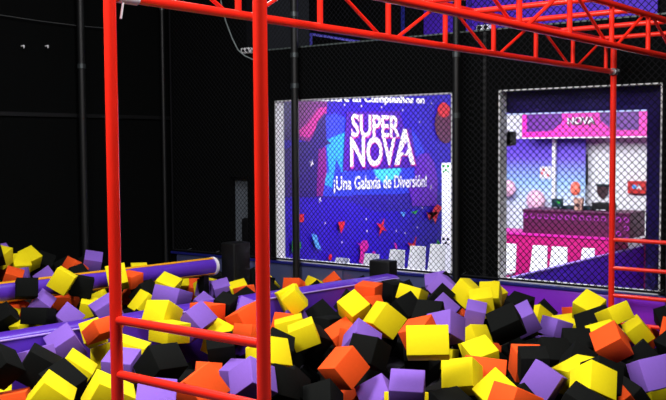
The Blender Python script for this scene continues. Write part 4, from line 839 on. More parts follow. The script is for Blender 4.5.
('K', 5.302, 7.905, 0.904, 0.9562, -0.1220, 0.0620, -0.2586, 0.201, 0.221, 0.182, 'flat-lying black foam cube, second black from left, between the purple beams'),
('K', 7.162, 6.753, 0.624, 0.1144, -0.9434, 0.1495, -0.2731, 0.207, 0.214, 0.217, 'mostly buried black foam cube, fifth black from right, between the purple beams'),
('K', 5.757, 5.693, 0.880, 0.8035, -0.5558, -0.1916, 0.0933, 0.212, 0.180, 0.149, 'tilted black foam cube, only black one back row between front red posts'),
('Y', 9.354, 8.440, 0.420, 0.7494, -0.4551, -0.1658, -0.4514, 0.207, 0.217, 0.216, 'mostly buried yellow foam cube, rightmost yellow, behind the round beam'),
('O', 9.218, 7.860, 0.439, 0.7912, -0.1685, 0.1076, -0.5780, 0.226, 0.215, 0.199, 'tilted orange foam cube, rightmost orange, behind the round beam'),
('O', 9.498, 7.400, 0.488, -0.0478, 0.8736, -0.2986, 0.3813, 0.198, 0.211, 0.199, 'corner-up orange foam cube, rightmost orange, between the purple beams'),
('O', 7.536, 5.454, 0.793, 0.7322, -0.6692, -0.1120, 0.0590, 0.215, 0.196, 0.216, 'flat-lying orange foam cube, leftmost orange, back row right of second red post'),
('O', 7.323, 5.289, 0.683, 0.5075, -0.8582, 0.0733, -0.0233, 0.217, 0.196, 0.219, 'mostly buried orange foam cube, rightmost orange, back row right of second red post'),
('K', 7.948, 5.425, 0.767, -0.0071, 0.8173, 0.5734, 0.0556, 0.206, 0.179, 0.199, 'flat-lying black foam cube, rightmost black, back row right of second red post'),
('O', 6.364, 2.469, 0.479, 0.7087, -0.4734, -0.0934, -0.5148, 0.180, 0.221, 0.216, 'mostly buried orange foam cube, only orange one front row at far right of pit'),
('Y', 7.648, 4.648, 0.226, 0.7026, -0.6944, -0.0110, 0.1552, 0.218, 0.198, 0.218, 'mostly buried yellow foam cube, second yellow from left, front row in mid-right of pit'),
('K', 9.494, 3.161, 0.483, 0.7675, -0.4166, 0.0638, -0.4830, 0.195, 0.214, 0.209, 'corner-up black foam cube, second black from right, middle row at far right of pit'),
('Y', 4.516, 4.309, 0.463, 0.1326, 0.2226, 0.2178, 0.9410, 0.216, 0.216, 0.216, 'mostly buried yellow foam cube, rightmost yellow, front row between front red posts'),
('K', 4.279, 5.117, 0.464, 0.2388, -0.0170, 0.5040, -0.8299, 0.216, 0.216, 0.216, 'mostly buried black foam cube, leftmost black, front row between front red posts'),
('K', 5.638, 3.419, 0.471, 0.4000, -0.4639, 0.4397, -0.6569, 0.216, 0.216, 0.216, 'mostly buried black foam cube, third black from left, front row in mid-right of pit'),
('K', 5.418, 3.149, 0.473, 0.3924, -0.2874, 0.6173, 0.6183, 0.216, 0.216, 0.216, 'mostly buried black foam cube, sixth black from left, front row in mid-right of pit'),
('K', 7.738, 4.620, 0.510, 0.1061, -0.3900, 0.1028, -0.9089, 0.216, 0.216, 0.216, 'mostly buried black foam cube, third black from left, middle row in mid-right of pit'),
('K', 6.494, 8.490, 0.518, 0.1139, 0.2688, 0.2743, 0.9163, 0.216, 0.216, 0.216, 'mostly buried black foam cube, rightmost black, behind the round beam'),
('K', 9.027, 5.380, 0.459, 0.2905, -0.5047, 0.2989, -0.7560, 0.216, 0.216, 0.216, 'mostly buried black foam cube, second black from right, back row in mid-right of pit'),
('K', 6.634, 3.604, 0.514, 0.5560, -0.1086, 0.2939, -0.7698, 0.216, 0.216, 0.216, 'mostly buried black foam cube, fifth black from right, front row in mid-right of pit'),
('K', 5.999, 7.248, 0.529, 0.5136, 0.2765, 0.4947, -0.6442, 0.216, 0.216, 0.216, 'mostly buried black foam cube, fifth black from left, between the purple beams'),
('K', 7.087, 3.446, 0.501, -0.0734, -0.6939, -0.0153, -0.7162, 0.216, 0.216, 0.216, 'mostly buried black foam cube, second black from left, front row at far right of pit'),
('K', 9.201, 5.850, 0.468, -0.0458, -0.5787, 0.0565, -0.8123, 0.216, 0.216, 0.216, 'mostly buried black foam cube, rightmost black, between the purple beams'),
('K', 4.465, 4.938, 0.577, 0.2629, -0.0185, 0.1795, -0.9478, 0.216, 0.216, 0.216, 'mostly buried black foam cube, third black from left, front row between front red posts'),
('K', 8.677, 7.039, 0.507, 0.4105, -0.2434, 0.2706, 0.8361, 0.216, 0.216, 0.216, 'mostly buried black foam cube, second black from right, between the purple beams'),
('K', 5.611, 4.340, 0.546, 0.3753, -0.3234, 0.3871, 0.7776, 0.216, 0.216, 0.216, 'mostly buried black foam cube, third black from right, front row right of second red post'),
('O', 6.988, 3.833, 0.479, 0.1977, 0.5588, 0.2121, -0.7770, 0.216, 0.216, 0.216, 'mostly buried orange foam cube, second orange from left, front row in mid-right of pit'),
('K', 7.851, 4.287, 0.461, 0.1728, 0.4579, -0.3659, 0.7916, 0.216, 0.216, 0.216, 'mostly buried black foam cube, third black from right, middle row in mid-right of pit'),
('K', 6.055, 3.560, 0.458, 0.5293, 0.3365, 0.4273, 0.6511, 0.216, 0.216, 0.216, 'mostly buried black foam cube, fifth black from left, front row in mid-right of pit'),
('K', 6.432, 5.019, 0.476, 0.4025, -0.4280, -0.4528, -0.6707, 0.216, 0.216, 0.216, 'mostly buried black foam cube, second black from right, middle row right of second red post'),
('K', 5.681, 4.098, 0.456, 0.3938, 0.0710, 0.3012, 0.8656, 0.216, 0.216, 0.216, 'mostly buried black foam cube, second black from right, front row right of second red post'),
('K', 4.767, 4.957, 0.476, 0.5184, -0.2123, -0.3829, 0.7346, 0.216, 0.216, 0.216, 'mostly buried black foam cube, third black from right, front row between front red posts'),
('K', 7.378, 3.567, 0.465, 0.0501, 0.6053, -0.2127, -0.7654, 0.216, 0.216, 0.216, 'mostly buried black foam cube, leftmost black, middle row at far right of pit'),
('K', 6.954, 5.843, 0.295, 0.4720, -0.3877, -0.1379, 0.7797, 0.216, 0.216, 0.216, 'mostly buried black foam cube, fourth black from right, between the purple beams'),
('K', 5.332, 5.798, 0.306, 0.2359, -0.5478, -0.3882, 0.7025, 0.216, 0.216, 0.216, 'mostly buried black foam cube, fourth black from left, front row between front red posts'),
('K', 5.926, 5.828, 0.286, 0.2489, 0.4692, 0.1659, -0.8309, 0.216, 0.216, 0.216, 'mostly buried black foam cube, second black from right, front row between front red posts'),
('Y', 9.498, 7.742, 0.412, 0.1134, 0.2386, -0.1010, 0.9592, 0.216, 0.216, 0.216, 'mostly buried yellow foam cube, rightmost yellow, between the purple beams'),
('K', 7.400, 2.855, 0.367, 0.4565, 0.4707, -0.4336, -0.6181, 0.216, 0.216, 0.216, 'mostly buried black foam cube, fourth black from right, front row at far right of pit'),
('K', 6.633, 5.700, 0.319, 0.3687, 0.2460, -0.5946, 0.6708, 0.216, 0.216, 0.216, 'mostly buried black foam cube, second black from left, middle row right of second red post'),
('K', 8.308, 2.714, 0.385, 0.5958, -0.2008, -0.1340, -0.7660, 0.216, 0.216, 0.216, 'mostly buried black foam cube, rightmost black, front row at far right of pit'),
('K', 5.887, 5.494, 0.373, 0.4144, 0.0342, -0.1946, -0.8884, 0.216, 0.216, 0.216, 'mostly buried black foam cube, rightmost black, front row between front red posts'),
('K', 6.199, 4.463, 0.356, 0.0194, 0.3036, -0.1027, -0.9470, 0.216, 0.216, 0.216, 'mostly buried black foam cube, rightmost black, front row right of second red post'),
('K', 8.087, 4.649, 0.294, 0.6153, -0.1501, 0.4060, 0.6588, 0.216, 0.216, 0.216, 'mostly buried black foam cube, fourth black from left, middle row in mid-right of pit'),
('O', 6.026, 6.282, 0.323, 0.2545, -0.1992, 0.4428, 0.8363, 0.216, 0.216, 0.216, 'mostly buried orange foam cube, third orange from left, between the purple beams'),
('K', 7.262, 3.865, 0.414, 0.1355, -0.1659, 0.6032, -0.7683, 0.216, 0.216, 0.216, 'mostly buried black foam cube, fourth black from right, front row in mid-right of pit'),
('K', 7.742, 4.093, 0.273, 0.1573, -0.4412, -0.0760, 0.8802, 0.216, 0.216, 0.216, 'mostly buried black foam cube, third black from right, front row in mid-right of pit'),
('K', 5.956, 4.646, 0.303, 0.3948, 0.1753, 0.5283, 0.7309, 0.216, 0.216, 0.216, 'mostly buried black foam cube, fourth black from right, front row right of second red post'),
('K', 7.990, 3.129, 0.277, 0.3354, 0.0192, 0.6538, 0.6780, 0.216, 0.216, 0.216, 'mostly buried black foam cube, fifth black from right, front row at far right of pit'),
('K', 7.964, 4.011, 0.390, 0.4419, -0.3384, 0.4544, 0.6955, 0.216, 0.216, 0.216, 'mostly buried black foam cube, rightmost black, middle row in mid-right of pit'),
('K', 6.389, 3.177, 0.404, 0.3690, 0.4470, -0.5693, -0.5830, 0.216, 0.216, 0.216, 'mostly buried black foam cube, rightmost black, front row in mid-right of pit'),
('K', 5.572, 5.979, 0.294, 0.5026, 0.0857, 0.4825, -0.7122, 0.216, 0.216, 0.216, 'mostly buried black foam cube, seventh black from left, between the purple beams'),
('P', 9.058, 4.214, 0.231, 0.3378, -0.1092, 0.5433, 0.7608, 0.216, 0.216, 0.216, 'mostly buried lavender foam cube, leftmost lavender, middle row at far right of pit'),
('Y', 5.459, 5.317, 0.126, 0.0081, 0.2427, -0.3748, 0.8947, 0.216, 0.216, 0.216, 'mostly buried yellow foam cube, second yellow from left, front row between front red posts'),
('K', 7.273, 5.936, 0.159, 0.5570, -0.3117, 0.2388, 0.7318, 0.216, 0.216, 0.216, 'mostly buried black foam cube, third black from right, between the purple beams'),
('K', 6.666, 6.338, 0.124, 0.2353, 0.4499, 0.5028, -0.6996, 0.216, 0.216, 0.216, 'mostly buried black foam cube, sixth black from right, between the purple beams'),
]
for k, x, y, z, qw, qx, qy, qz, sx, sy, sz, label in CUBES:
    o = bpy.data.objects.new('foam_cube', MESH[k]); C.objects.link(o)
    o.location = (x, y, z); o.rotation_mode = 'QUATERNION'; o.rotation_quaternion = (qw, qx, qy, qz); o.scale = (sx, sy, sz)
    tag(o, label, 'foam cube', COLN[k] + ' foam cubes in the pit')
# the uncountable mass of cubes buried beneath
FILL = [
(9.353, 4.957, 0.470, 0.782, -0.616, 0.057, -0.073),
(7.072, 5.296, 0.743, 0.709, -0.462, -0.300, -0.441),
(6.693, 7.809, 0.688, 0.575, -0.790, -0.006, 0.212),
(7.664, 7.538, 0.443, -0.044, 0.900, -0.345, 0.262),
(7.654, 9.663, 0.469, 0.814, -0.419, 0.055, -0.398),
(7.003, 8.312, 0.519, 0.917, -0.161, 0.234, -0.280),
(4.756, 6.249, 0.719, 0.668, -0.234, 0.613, -0.351),
(7.008, 10.228, 0.362, 0.886, -0.312, 0.196, -0.282),
(7.189, 9.461, 0.593, 0.394, -0.874, 0.004, 0.285),
(9.332, 8.196, 0.216, 0.181, -0.983, 0.019, -0.005),
(9.393, 8.719, 0.448, 0.680, -0.360, -0.014, -0.639),
(7.701, 5.064, 0.660, 0.247, -0.890, 0.173, -0.341),
(7.094, 8.984, 0.495, 0.547, 0.325, -0.231, -0.736),
(5.798, 2.075, 0.453, 0.533, -0.323, 0.235, 0.746),
(4.380, 3.883, 0.450, 0.417, 0.118, 0.091, -0.897),
(3.048, 5.245, 0.502, 0.382, -0.075, 0.576, -0.719),
(7.181, 7.101, 0.451, 0.155, 0.367, -0.215, -0.891),
(4.205, 4.334, 0.502, 0.036, 0.682, 0.427, 0.593),
(4.617, 5.218, 0.526, -0.060, -0.051, -0.109, -0.991),
(8.156, 9.966, 0.454, 0.177, 0.625, 0.368, -0.666),
(7.301, 8.467, 0.451, 0.089, 0.595, 0.441, 0.666),
(6.324, 9.250, 0.510, 0.428, -0.182, 0.274, -0.842),
(5.321, 8.981, 0.451, 0.487, 0.087, -0.284, 0.821),
(5.040, 2.122, 0.534, 0.471, -0.457, 0.098, 0.748),
(3.485, 3.668, 0.553, 0.101, 0.133, 0.455, -0.875),
(3.912, 4.463, 0.595, 0.249, 0.384, 0.550, -0.699),
(7.507, 2.337, 0.583, 0.439, -0.173, -0.493, 0.731),
(6.539, 9.533, 0.466, 0.499, 0.347, 0.307, -0.732),
(8.751, 2.583, 0.543, 0.218, -0.348, -0.412, 0.813),
(5.545, 9.352, 0.502, 0.619, -0.055, 0.002, 0.784),
(7.491, 8.834, 0.583, 0.490, 0.208, 0.301, -0.791),
(6.693, 8.994, 0.509, 0.663, -0.045, -0.503, -0.553),
(5.187, 8.504, 0.607, 0.550, -0.014, -0.026, 0.834),
(7.768, 8.804, 0.546, 0.113, -0.346, -0.511, -0.778),
(3.492, 4.190, 0.515, 0.086, -0.658, 0.230, -0.711),
(6.572, 4.770, 0.554, 0.496, -0.345, -0.493, 0.626),
(6.779, 2.019, 0.642, 0.613, 0.201, -0.410, 0.644),
(6.159, 6.571, 0.497, -0.093, -0.656, -0.134, 0.737),
(6.275, 10.201, 0.588, 0.059, 0.175, -0.217, 0.959),
(7.551, 3.114, 0.484, 0.617, -0.088, -0.327, 0.711),
(4.877, 5.573, 0.557, 0.446, 0.540, 0.040, -0.713),
(4.080, 3.611, 0.552, 0.596, 0.349, 0.168, 0.703),
(4.464, 7.417, 0.536, 0.245, 0.637, -0.120, -0.721),
(3.911, 6.709, 0.645, 0.113, -0.048, 0.142, 0.982),
(4.406, 3.055, 0.476, 0.319, -0.146, 0.166, -0.922),
(3.524, 4.711, 0.478, 0.546, 0.231, -0.365, 0.718),
(6.287, 7.409, 0.543, 0.317, 0.092, -0.251, 0.910),
(3.910, 4.943, 0.498, 0.259, 0.258, 0.057, -0.929),
(8.407, 9.449, 0.518, 0.203, 0.563, -0.193, -0.777),
(8.038, 5.006, 0.597, -0.017, 0.600, 0.437, 0.670),
(5.764, 9.822, 0.635, 0.182, 0.401, -0.567, 0.696),
(6.688, 10.370, 0.458, 0.111, -0.364, 0.462, 0.801),
(6.776, 6.171, 0.548, 0.186, 0.063, -0.268, -0.943),
(7.873, 9.299, 0.454, 0.670, -0.107, 0.464, 0.569),
(6.384, 6.857, 0.561, 0.107, -0.331, -0.396, 0.850),
(7.974, 6.210, 0.472, 0.639, -0.037, -0.240, -0.730),
(5.565, 6.561, 0.626, 0.475, -0.147, 0.608, 0.619),
(7.365, 9.149, 0.549, 0.405, -0.428, -0.511, -0.626),
(3.208, 4.799, 0.470, 0.149, -0.666, -0.437, 0.586),
(8.511, 8.603, 0.522, 0.505, 0.129, -0.018, -0.853),
(7.041, 9.883, 0.457, 0.019, 0.441, -0.573, -0.691),
(8.496, 6.186, 0.567, -0.089, 0.676, -0.353, -0.640),
(5.854, 8.740, 0.501, -0.003, 0.408, -0.486, -0.773),
(7.870, 3.147, 0.495, 0.230, 0.219, -0.165, -0.934),
(4.859, 1.835, 0.568, 0.297, -0.320, -0.289, 0.852),
(6.478, 6.266, 0.537, 0.182, -0.020, 0.534, -0.825),
(5.541, 1.716, 0.483, 0.418, 0.178, 0.186, -0.871),
(8.468, 8.192, 0.464, 0.592, 0.253, -0.363, 0.674),
(3.830, 3.002, 0.630, -0.009, -0.548, -0.118, 0.828),
(5.198, 1.676, 0.597, 0.128, 0.659, 0.428, 0.604),
(7.512, 7.031, 0.516, 0.238, -0.148, -0.562, 0.779),
(8.382, 5.330, 0.469, 0.496, 0.202, -0.414, 0.736),
(7.353, 6.117, 0.480, 0.243, 0.268, 0.589, 0.722),
(6.821, 9.432, 0.642, 0.121, -0.075, -0.484, 0.863),
(7.630, 6.336, 0.493, 0.147, 0.391, 0.351, 0.838),
(5.004, 6.699, 0.500, 0.066, 0.460, -0.119, -0.877),
(4.296, 2.462, 0.574, 0.159, 0.452, 0.160, 0.863),
(8.120, 4.507, 0.562, 0.147, -0.652, -0.215, 0.712),
(4.935, 7.076, 0.483, 0.441, 0.010, 0.426, 0.790),
(4.192, 4.795, 0.471, 0.428, 0.253, -0.367, 0.786),
(4.406, 5.386, 0.621, 0.117, 0.549, 0.451, -0.694),
(3.863, 3.932, 0.503, 0.245, 0.400, 0.201, -0.860),
(9.056, 8.257, 0.469, 0.449, -0.446, 0.489, 0.600),
(4.868, 2.751, 0.522, 0.437, 0.021, 0.367, 0.821),
(8.079, 6.653, 0.480, 0.620, 0.244, 0.359, 0.654),
(6.328, 8.253, 0.483, 0.229, -0.493, -0.588, -0.599),
(4.620, 6.790, 0.539, 0.136, 0.244, 0.322, -0.904),
(7.088, 6.496, 0.522, 0.138, 0.147, 0.003, 0.979),
(5.502, 2.037, 0.542, 0.400, -0.375, 0.571, 0.611),
(7.142, 8.014, 0.453, 0.505, -0.019, 0.305, 0.807),
(3.945, 3.303, 0.579, -0.001, -0.608, 0.397, -0.687),
(5.930, 9.915, 0.476, 0.243, -0.463, -0.045, -0.851),
(8.728, 5.799, 0.587, 0.413, 0.015, 0.474, 0.777),
(6.769, 7.542, 0.513, 0.689, -0.112, -0.034, 0.715),
(4.320, 7.053, 0.564, 0.025, -0.047, 0.536, -0.842),
(8.211, 3.347, 0.485, 0.133, 0.352, 0.380, 0.845),
(5.144, 8.824, 0.640, 0.177, 0.228, -0.241, 0.927),
(7.135, 2.188, 0.510, 0.232, -0.461, 0.556, 0.652),
(4.391, 6.645, 0.463, 0.606, 0.215, -0.354, 0.679),
(8.392, 6.422, 0.500, 0.407, -0.119, 0.200, 0.883),
(8.712, 8.806, 0.520, 0.406, -0.163, 0.437, 0.786),
(4.662, 7.861, 0.640, 0.216, -0.598, -0.062, 0.769),
(9.074, 9.154, 0.463, 0.247, 0.275, 0.029, 0.929),
(3.114, 4.375, 0.578, 0.086, 0.352, 0.401, -0.841),
(7.670, 10.218, 0.516, 0.037, 0.410, -0.574, 0.708),
(7.691, 6.731, 0.480, 0.092, -0.062, 0.217, -0.970),
(6.684, 7.125, 0.538, 0.347, -0.549, 0.201, 0.733),
(4.326, 3.429, 0.535, 0.286, -0.426, -0.071, -0.856),
(8.375, 2.516, 0.639, 0.253, 0.444, 0.549, -0.661),
(4.665, 2.449, 0.541, 0.436, -0.211, 0.196, -0.853),
(4.930, 4.508, 0.485, 0.030, 0.413, -0.224, 0.882),
(5.373, 6.331, 0.564, 0.322, 0.378, 0.367, 0.787),
(3.886, 2.670, 0.648, 0.376, -0.127, 0.232, 0.888),
(4.475, 4.675, 0.484, 0.336, 0.194, 0.101, 0.916),
(5.847, 9.290, 0.496, -0.018, -0.132, 0.057, -0.989),
(8.535, 3.453, 0.513, 0.529, -0.065, -0.482, -0.695),
(8.290, 9.131, 0.509, 0.115, 0.668, 0.341, -0.652),
(8.001, 9.573, 0.552, 0.655, -0.181, -0.422, 0.600),
(8.240, 7.437, 0.534, 0.557, 0.427, -0.063, -0.710),
(8.713, 10.010, 0.451, 0.538, 0.153, 0.486, 0.672),
(5.616, 9.031, 0.544, 0.294, -0.141, -0.406, -0.854),
(9.352, 2.788, 0.455, 0.369, -0.233, -0.505, -0.745),
(5.417, 6.762, 0.512, 0.588, 0.098, -0.556, 0.580),
(3.789, 3.613, 0.525, 0.274, -0.427, 0.556, 0.659),
(6.415, 1.870, 0.468, 0.138, 0.607, 0.278, -0.731),
(8.776, 8.057, 0.531, 0.173, -0.596, 0.334, 0.710),
(5.032, 6.378, 0.524, 0.039, -0.506, -0.271, -0.818),
(5.773, 3.151, 0.478, 0.218, 0.154, -0.563, 0.782),
(4.435, 2.208, 0.573, 0.046, 0.701, 0.240, 0.670),
(4.163, 6.446, 0.506, 0.683, -0.017, 0.266, -0.680),
(8.373, 9.760, 0.510, 0.594, 0.254, -0.368, -0.669),
(5.836, 6.404, 0.635, 0.253, -0.136, 0.114, -0.951),
(9.105, 3.650, 0.461, -0.096, -0.186, 0.073, 0.975),
(5.466, 8.472, 0.485, 0.558, 0.202, -0.267, 0.759),
(6.740, 2.751, 0.455, 0.170, 0.464, -0.240, 0.835),
(3.484, 3.230, 0.609, 0.526, 0.088, -0.595, -0.601),
(4.573, 1.584, 0.649, 0.279, 0.591, 0.483, -0.583),
(8.020, 7.210, 0.483, -0.058, 0.154, 0.037, -0.986),
(8.225, 10.345, 0.476, 0.543, 0.076, 0.515, -0.659),
(6.122, 9.686, 0.516, 0.514, -0.292, -0.006, 0.807),
(5.667, 7.075, 0.485, 0.279, 0.039, 0.637, 0.718),
(3.499, 5.156, 0.451, 0.165, -0.211, -0.553, -0.789),
(8.705, 5.315, 0.496, 0.104, 0.120, 0.257, -0.953),
(4.171, 2.816, 0.547, 0.082, -0.214, -0.587, 0.777),
(7.347, 5.481, 0.512, 0.618, -0.061, -0.049, -0.782),
(6.046, 8.998, 0.570, 0.284, 0.229, 0.554, -0.749),
(2.846, 4.235, 0.645, 0.190, 0.160, 0.074, -0.966),
(9.303, 6.534, 0.468, 0.427, -0.532, -0.390, -0.619),
(4.041, 6.957, 0.472, 0.131, 0.324, 0.205, 0.914),
(8.759, 6.240, 0.454, 0.308, -0.277, -0.640, 0.647),
(6.627, 6.723, 0.468, 0.257, 0.211, -0.067, 0.941),
(4.849, 8.127, 0.522, 0.038, 0.146, -0.467, 0.871),
(6.823, 9.755, 0.641, 0.177, 0.323, -0.452, -0.812),
(8.329, 6.759, 0.531, -0.040, 0.316, -0.116, -0.941),
(3.069, 3.965, 0.611, 0.147, 0.381, 0.594, -0.693),
(5.393, 7.750, 0.452, 0.428, -0.556, 0.484, -0.522),
(5.553, 2.463, 0.457, 0.109, 0.356, 0.459, -0.807),
(8.225, 4.192, 0.543, 0.476, -0.288, -0.262, 0.789),
(7.056, 6.016, 0.555, 0.158, 0.660, -0.222, 0.700),
(5.791, 5.226, 0.458, 0.170, -0.561, -0.002, 0.810),
(4.814, 3.465, 0.455, 0.368, -0.482, -0.145, 0.782),
(7.080, 5.452, 0.525, 0.033, -0.679, -0.213, 0.702),
(6.887, 8.614, 0.637, 0.456, 0.244, -0.174, -0.838),
(9.363, 5.324, 0.462, 0.464, 0.134, 0.135, 0.865),
(4.139, 5.854, 0.487, 0.474, 0.523, 0.339, -0.622),
(4.602, 7.089, 0.454, 0.225, 0.452, 0.421, -0.753),
(5.921, 4.342, 0.468, 0.021, -0.127, 0.156, -0.979),
(9.423, 6.923, 0.467, 0.364, -0.351, -0.174, 0.845),
(8.528, 4.776, 0.613, 0.643, -0.092, 0.263, 0.713),
(3.456, 4.430, 0.607, 0.305, -0.609, -0.080, 0.728),
(7.865, 5.902, 0.578, -0.070, -0.270, -0.035, 0.960),
(5.824, 8.016, 0.460, 0.145, 0.243, -0.660, -0.696),
(7.841, 9.941, 0.526, 0.401, 0.423, 0.487, 0.650),
(7.330, 10.244, 0.474, 0.156, 0.147, 0.169, 0.962),
(7.056, 5.041, 0.570, 0.180, -0.538, -0.544, 0.618),
(3.782, 6.429, 0.514, 0.503, -0.004, -0.067, 0.862),
(6.054, 7.623, 0.505, 0.175, 0.100, -0.173, 0.964),
(5.883, 8.302, 0.453, 0.495, 0.463, 0.438, -0.591),
(7.567, 8.506, 0.637, 0.237, -0.647, 0.429, 0.584),
(8.737, 6.572, 0.462, 0.464, 0.310, 0.022, -0.830),
(5.390, 8.729, 0.636, 0.371, 0.382, -0.296, -0.793),
(8.829, 9.715, 0.466, 0.178, -0.412, 0.268, 0.852),
(3.306, 5.527, 0.461, 0.054, 0.561, -0.535, -0.630),
(2.708, 4.533, 0.602, 0.182, 0.166, 0.347, -0.905),
(6.962, 6.893, 0.459, 0.277, 0.201, 0.107, -0.933),
(8.605, 7.811, 0.474, 0.158, 0.207, -0.364, -0.894),
(7.501, 9.381, 0.468, 0.109, -0.695, 0.079, 0.706),
(7.926, 5.343, 0.510, 0.252, 0.176, -0.520, -0.797),
(8.519, 10.241, 0.451, 0.326, 0.335, -0.536, -0.703),
(5.292, 7.057, 0.470, -0.045, 0.207, -0.388, 0.897),
(7.345, 9.957, 0.486, 0.622, 0.155, 0.378, 0.668),
(5.254, 4.605, 0.513, 0.004, -0.263, -0.544, -0.797),
(6.765, 10.072, 0.484, 0.264, -0.119, 0.331, -0.898),
(6.143, 1.956, 0.463, 0.181, -0.007, -0.557, 0.811),
(2.934, 4.688, 0.493, 0.511, -0.108, -0.034, 0.852),
(8.980, 6.976, 0.457, 0.152, 0.019, 0.265, -0.952),
(5.836, 1.711, 0.302, 0.416, -0.248, -0.405, 0.776),
(4.447, 5.470, 0.386, 0.418, -0.476, 0.393, 0.666),
(9.126, 10.053, 0.304, 0.056, -0.399, -0.133, 0.905),
(8.264, 7.087, 0.322, 0.372, -0.345, -0.113, 0.854),
(3.812, 4.660, 0.322, 0.512, -0.434, 0.443, 0.594),
(9.265, 4.484, 0.354, 0.418, -0.003, -0.606, 0.677),
(8.704, 4.633, 0.342, 0.110, -0.088, 0.385, 0.912),
(7.136, 7.779, 0.278, 0.143, 0.580, -0.207, 0.775),
(6.467, 3.580, 0.276, 0.586, -0.043, 0.287, 0.757),
(4.779, 3.072, 0.348, 0.073, 0.134, -0.075, -0.985),
(8.080, 5.005, 0.288, 0.320, -0.203, 0.232, -0.896),
(9.370, 6.080, 0.407, 0.260, -0.362, 0.236, 0.863),
(9.112, 7.536, 0.314, 0.351, -0.050, 0.602, -0.716),
(5.076, 8.323, 0.287, 0.646, -0.114, -0.021, -0.755),
(7.965, 8.751, 0.280, 0.483, -0.455, -0.391, -0.638),
(8.310, 4.398, 0.294, 0.260, 0.013, -0.631, 0.731),
(4.668, 7.423, 0.295, 0.022, -0.548, -0.399, -0.735),
(5.758, 7.462, 0.276, 0.140, 0.572, -0.471, 0.657),
(7.933, 2.417, 0.270, 0.165, -0.661, -0.119, 0.722),
(6.418, 9.824, 0.298, 0.097, -0.289, -0.106, -0.947),
(7.667, 9.048, 0.372, 0.514, -0.395, -0.231, -0.725),
(6.319, 7.664, 0.326, 0.053, -0.034, -0.188, 0.980),
(9.290, 9.572, 0.284, 0.289, 0.115, -0.234, 0.921),
(7.366, 7.294, 0.319, 0.480, -0.312, -0.013, -0.820),
(8.810, 7.411, 0.389, 0.145, 0.611, 0.291, -0.722),
(7.580, 3.836, 0.302, 0.222, -0.452, -0.253, -0.826),
(3.855, 5.610, 0.279, 0.274, 0.274, -0.571, 0.723),
(8.781, 8.401, 0.360, 0.389, 0.170, -0.555, -0.715),
(5.872, 6.642, 0.334, 0.406, 0.462, -0.166, -0.771),
(5.132, 4.858, 0.282, 0.303, -0.216, 0.218, -0.902),
(5.868, 2.608, 0.324, 0.139, 0.523, -0.303, 0.784),
(9.057, 2.698, 0.275, 0.138, -0.178, -0.116, 0.967),
(5.033, 6.070, 0.320, 0.508, -0.426, -0.241, 0.709),
(5.023, 2.373, 0.377, 0.244, -0.537, -0.148, 0.794),
(9.440, 9.210, 0.341, 0.315, -0.022, 0.242, -0.917),
(5.681, 9.610, 0.322, 0.510, -0.449, -0.492, 0.544),
(6.978, 2.672, 0.282, 0.001, 0.350, 0.479, 0.805),
(8.874, 8.904, 0.310, 0.532, -0.193, 0.205, -0.799),
(6.795, 7.250, 0.277, 0.172, -0.298, -0.545, -0.765),
(6.888, 5.017, 0.306, 0.365, 0.254, -0.513, 0.734),
(7.916, 3.669, 0.351, 0.171, 0.271, 0.112, 0.941),
(7.491, 5.812, 0.350, 0.059, -0.523, -0.484, 0.700),
(6.703, 1.956, 0.351, 0.144, -0.073, -0.311, -0.937),
(5.554, 8.734, 0.318, 0.138, 0.341, 0.001, -0.930),
(5.104, 3.203, 0.315, -0.016, 0.275, -0.644, -0.714),
(5.017, 4.140, 0.370, 0.169, 0.256, 0.223, -0.925),
(7.707, 8.512, 0.384, 0.488, -0.469, 0.328, -0.659),
(6.651, 3.095, 0.282, 0.573, 0.274, -0.230, -0.738),
(5.438, 7.344, 0.322, 0.024, 0.491, -0.485, -0.723),
(4.623, 3.339, 0.317, 0.056, -0.254, 0.497, -0.828),
(9.101, 6.699, 0.281, 0.538, 0.430, -0.304, -0.658),
(8.868, 3.545, 0.441, 0.436, 0.263, -0.387, 0.768),
(5.665, 6.254, 0.327, 0.529, 0.247, 0.273, -0.765),
(8.913, 7.859, 0.287, 0.454, 0.221, 0.161, 0.848),
(6.929, 8.767, 0.289, 0.231, 0.105, -0.556, -0.791),
(5.348, 2.737, 0.375, 0.450, 0.244, 0.285, 0.811),
(4.379, 6.148, 0.323, 0.674, 0.098, 0.511, -0.524),
(7.648, 3.391, 0.374, 0.111, -0.450, 0.344, 0.817),
(5.116, 7.798, 0.333, 0.265, -0.538, 0.230, -0.766),
(4.578, 7.841, 0.307, -0.072, -0.494, -0.135, 0.856),
(7.890, 10.209, 0.277, -0.069, 0.528, 0.293, -0.794),
(9.333, 10.261, 0.424, 0.420, -0.451, -0.360, -0.700),
(6.347, 9.063, 0.304, 0.255, -0.649, -0.504, 0.509),
(6.027, 9.439, 0.324, 0.609, -0.049, 0.377, -0.697),
(7.560, 10.048, 0.288, 0.264, -0.419, 0.435, 0.752),
(4.316, 4.195, 0.292, 0.547, 0.201, -0.362, 0.728),
(3.909, 5.198, 0.323, 0.007, -0.166, 0.446, -0.880),
(6.763, 9.736, 0.322, 0.130, -0.136, -0.604, 0.775),
(8.732, 5.604, 0.336, 0.371, -0.269, 0.419, -0.784),
(3.954, 6.226, 0.282, 0.552, -0.435, -0.465, 0.539),
(4.811, 5.419, 0.301, 0.243, -0.428, 0.150, 0.857),
(4.535, 5.878, 0.317, 0.309, -0.578, 0.371, -0.658),
(9.128, 3.919, 0.405, 0.563, 0.037, -0.132, 0.815),
(4.873, 6.654, 0.270, 0.682, 0.036, 0.138, 0.717),
(4.952, 3.708, 0.304, 0.456, -0.340, -0.134, -0.812),
(8.282, 9.336, 0.277, 0.176, -0.562, -0.174, 0.789),
(5.284, 8.092, 0.337, 0.369, -0.384, -0.575, 0.621),
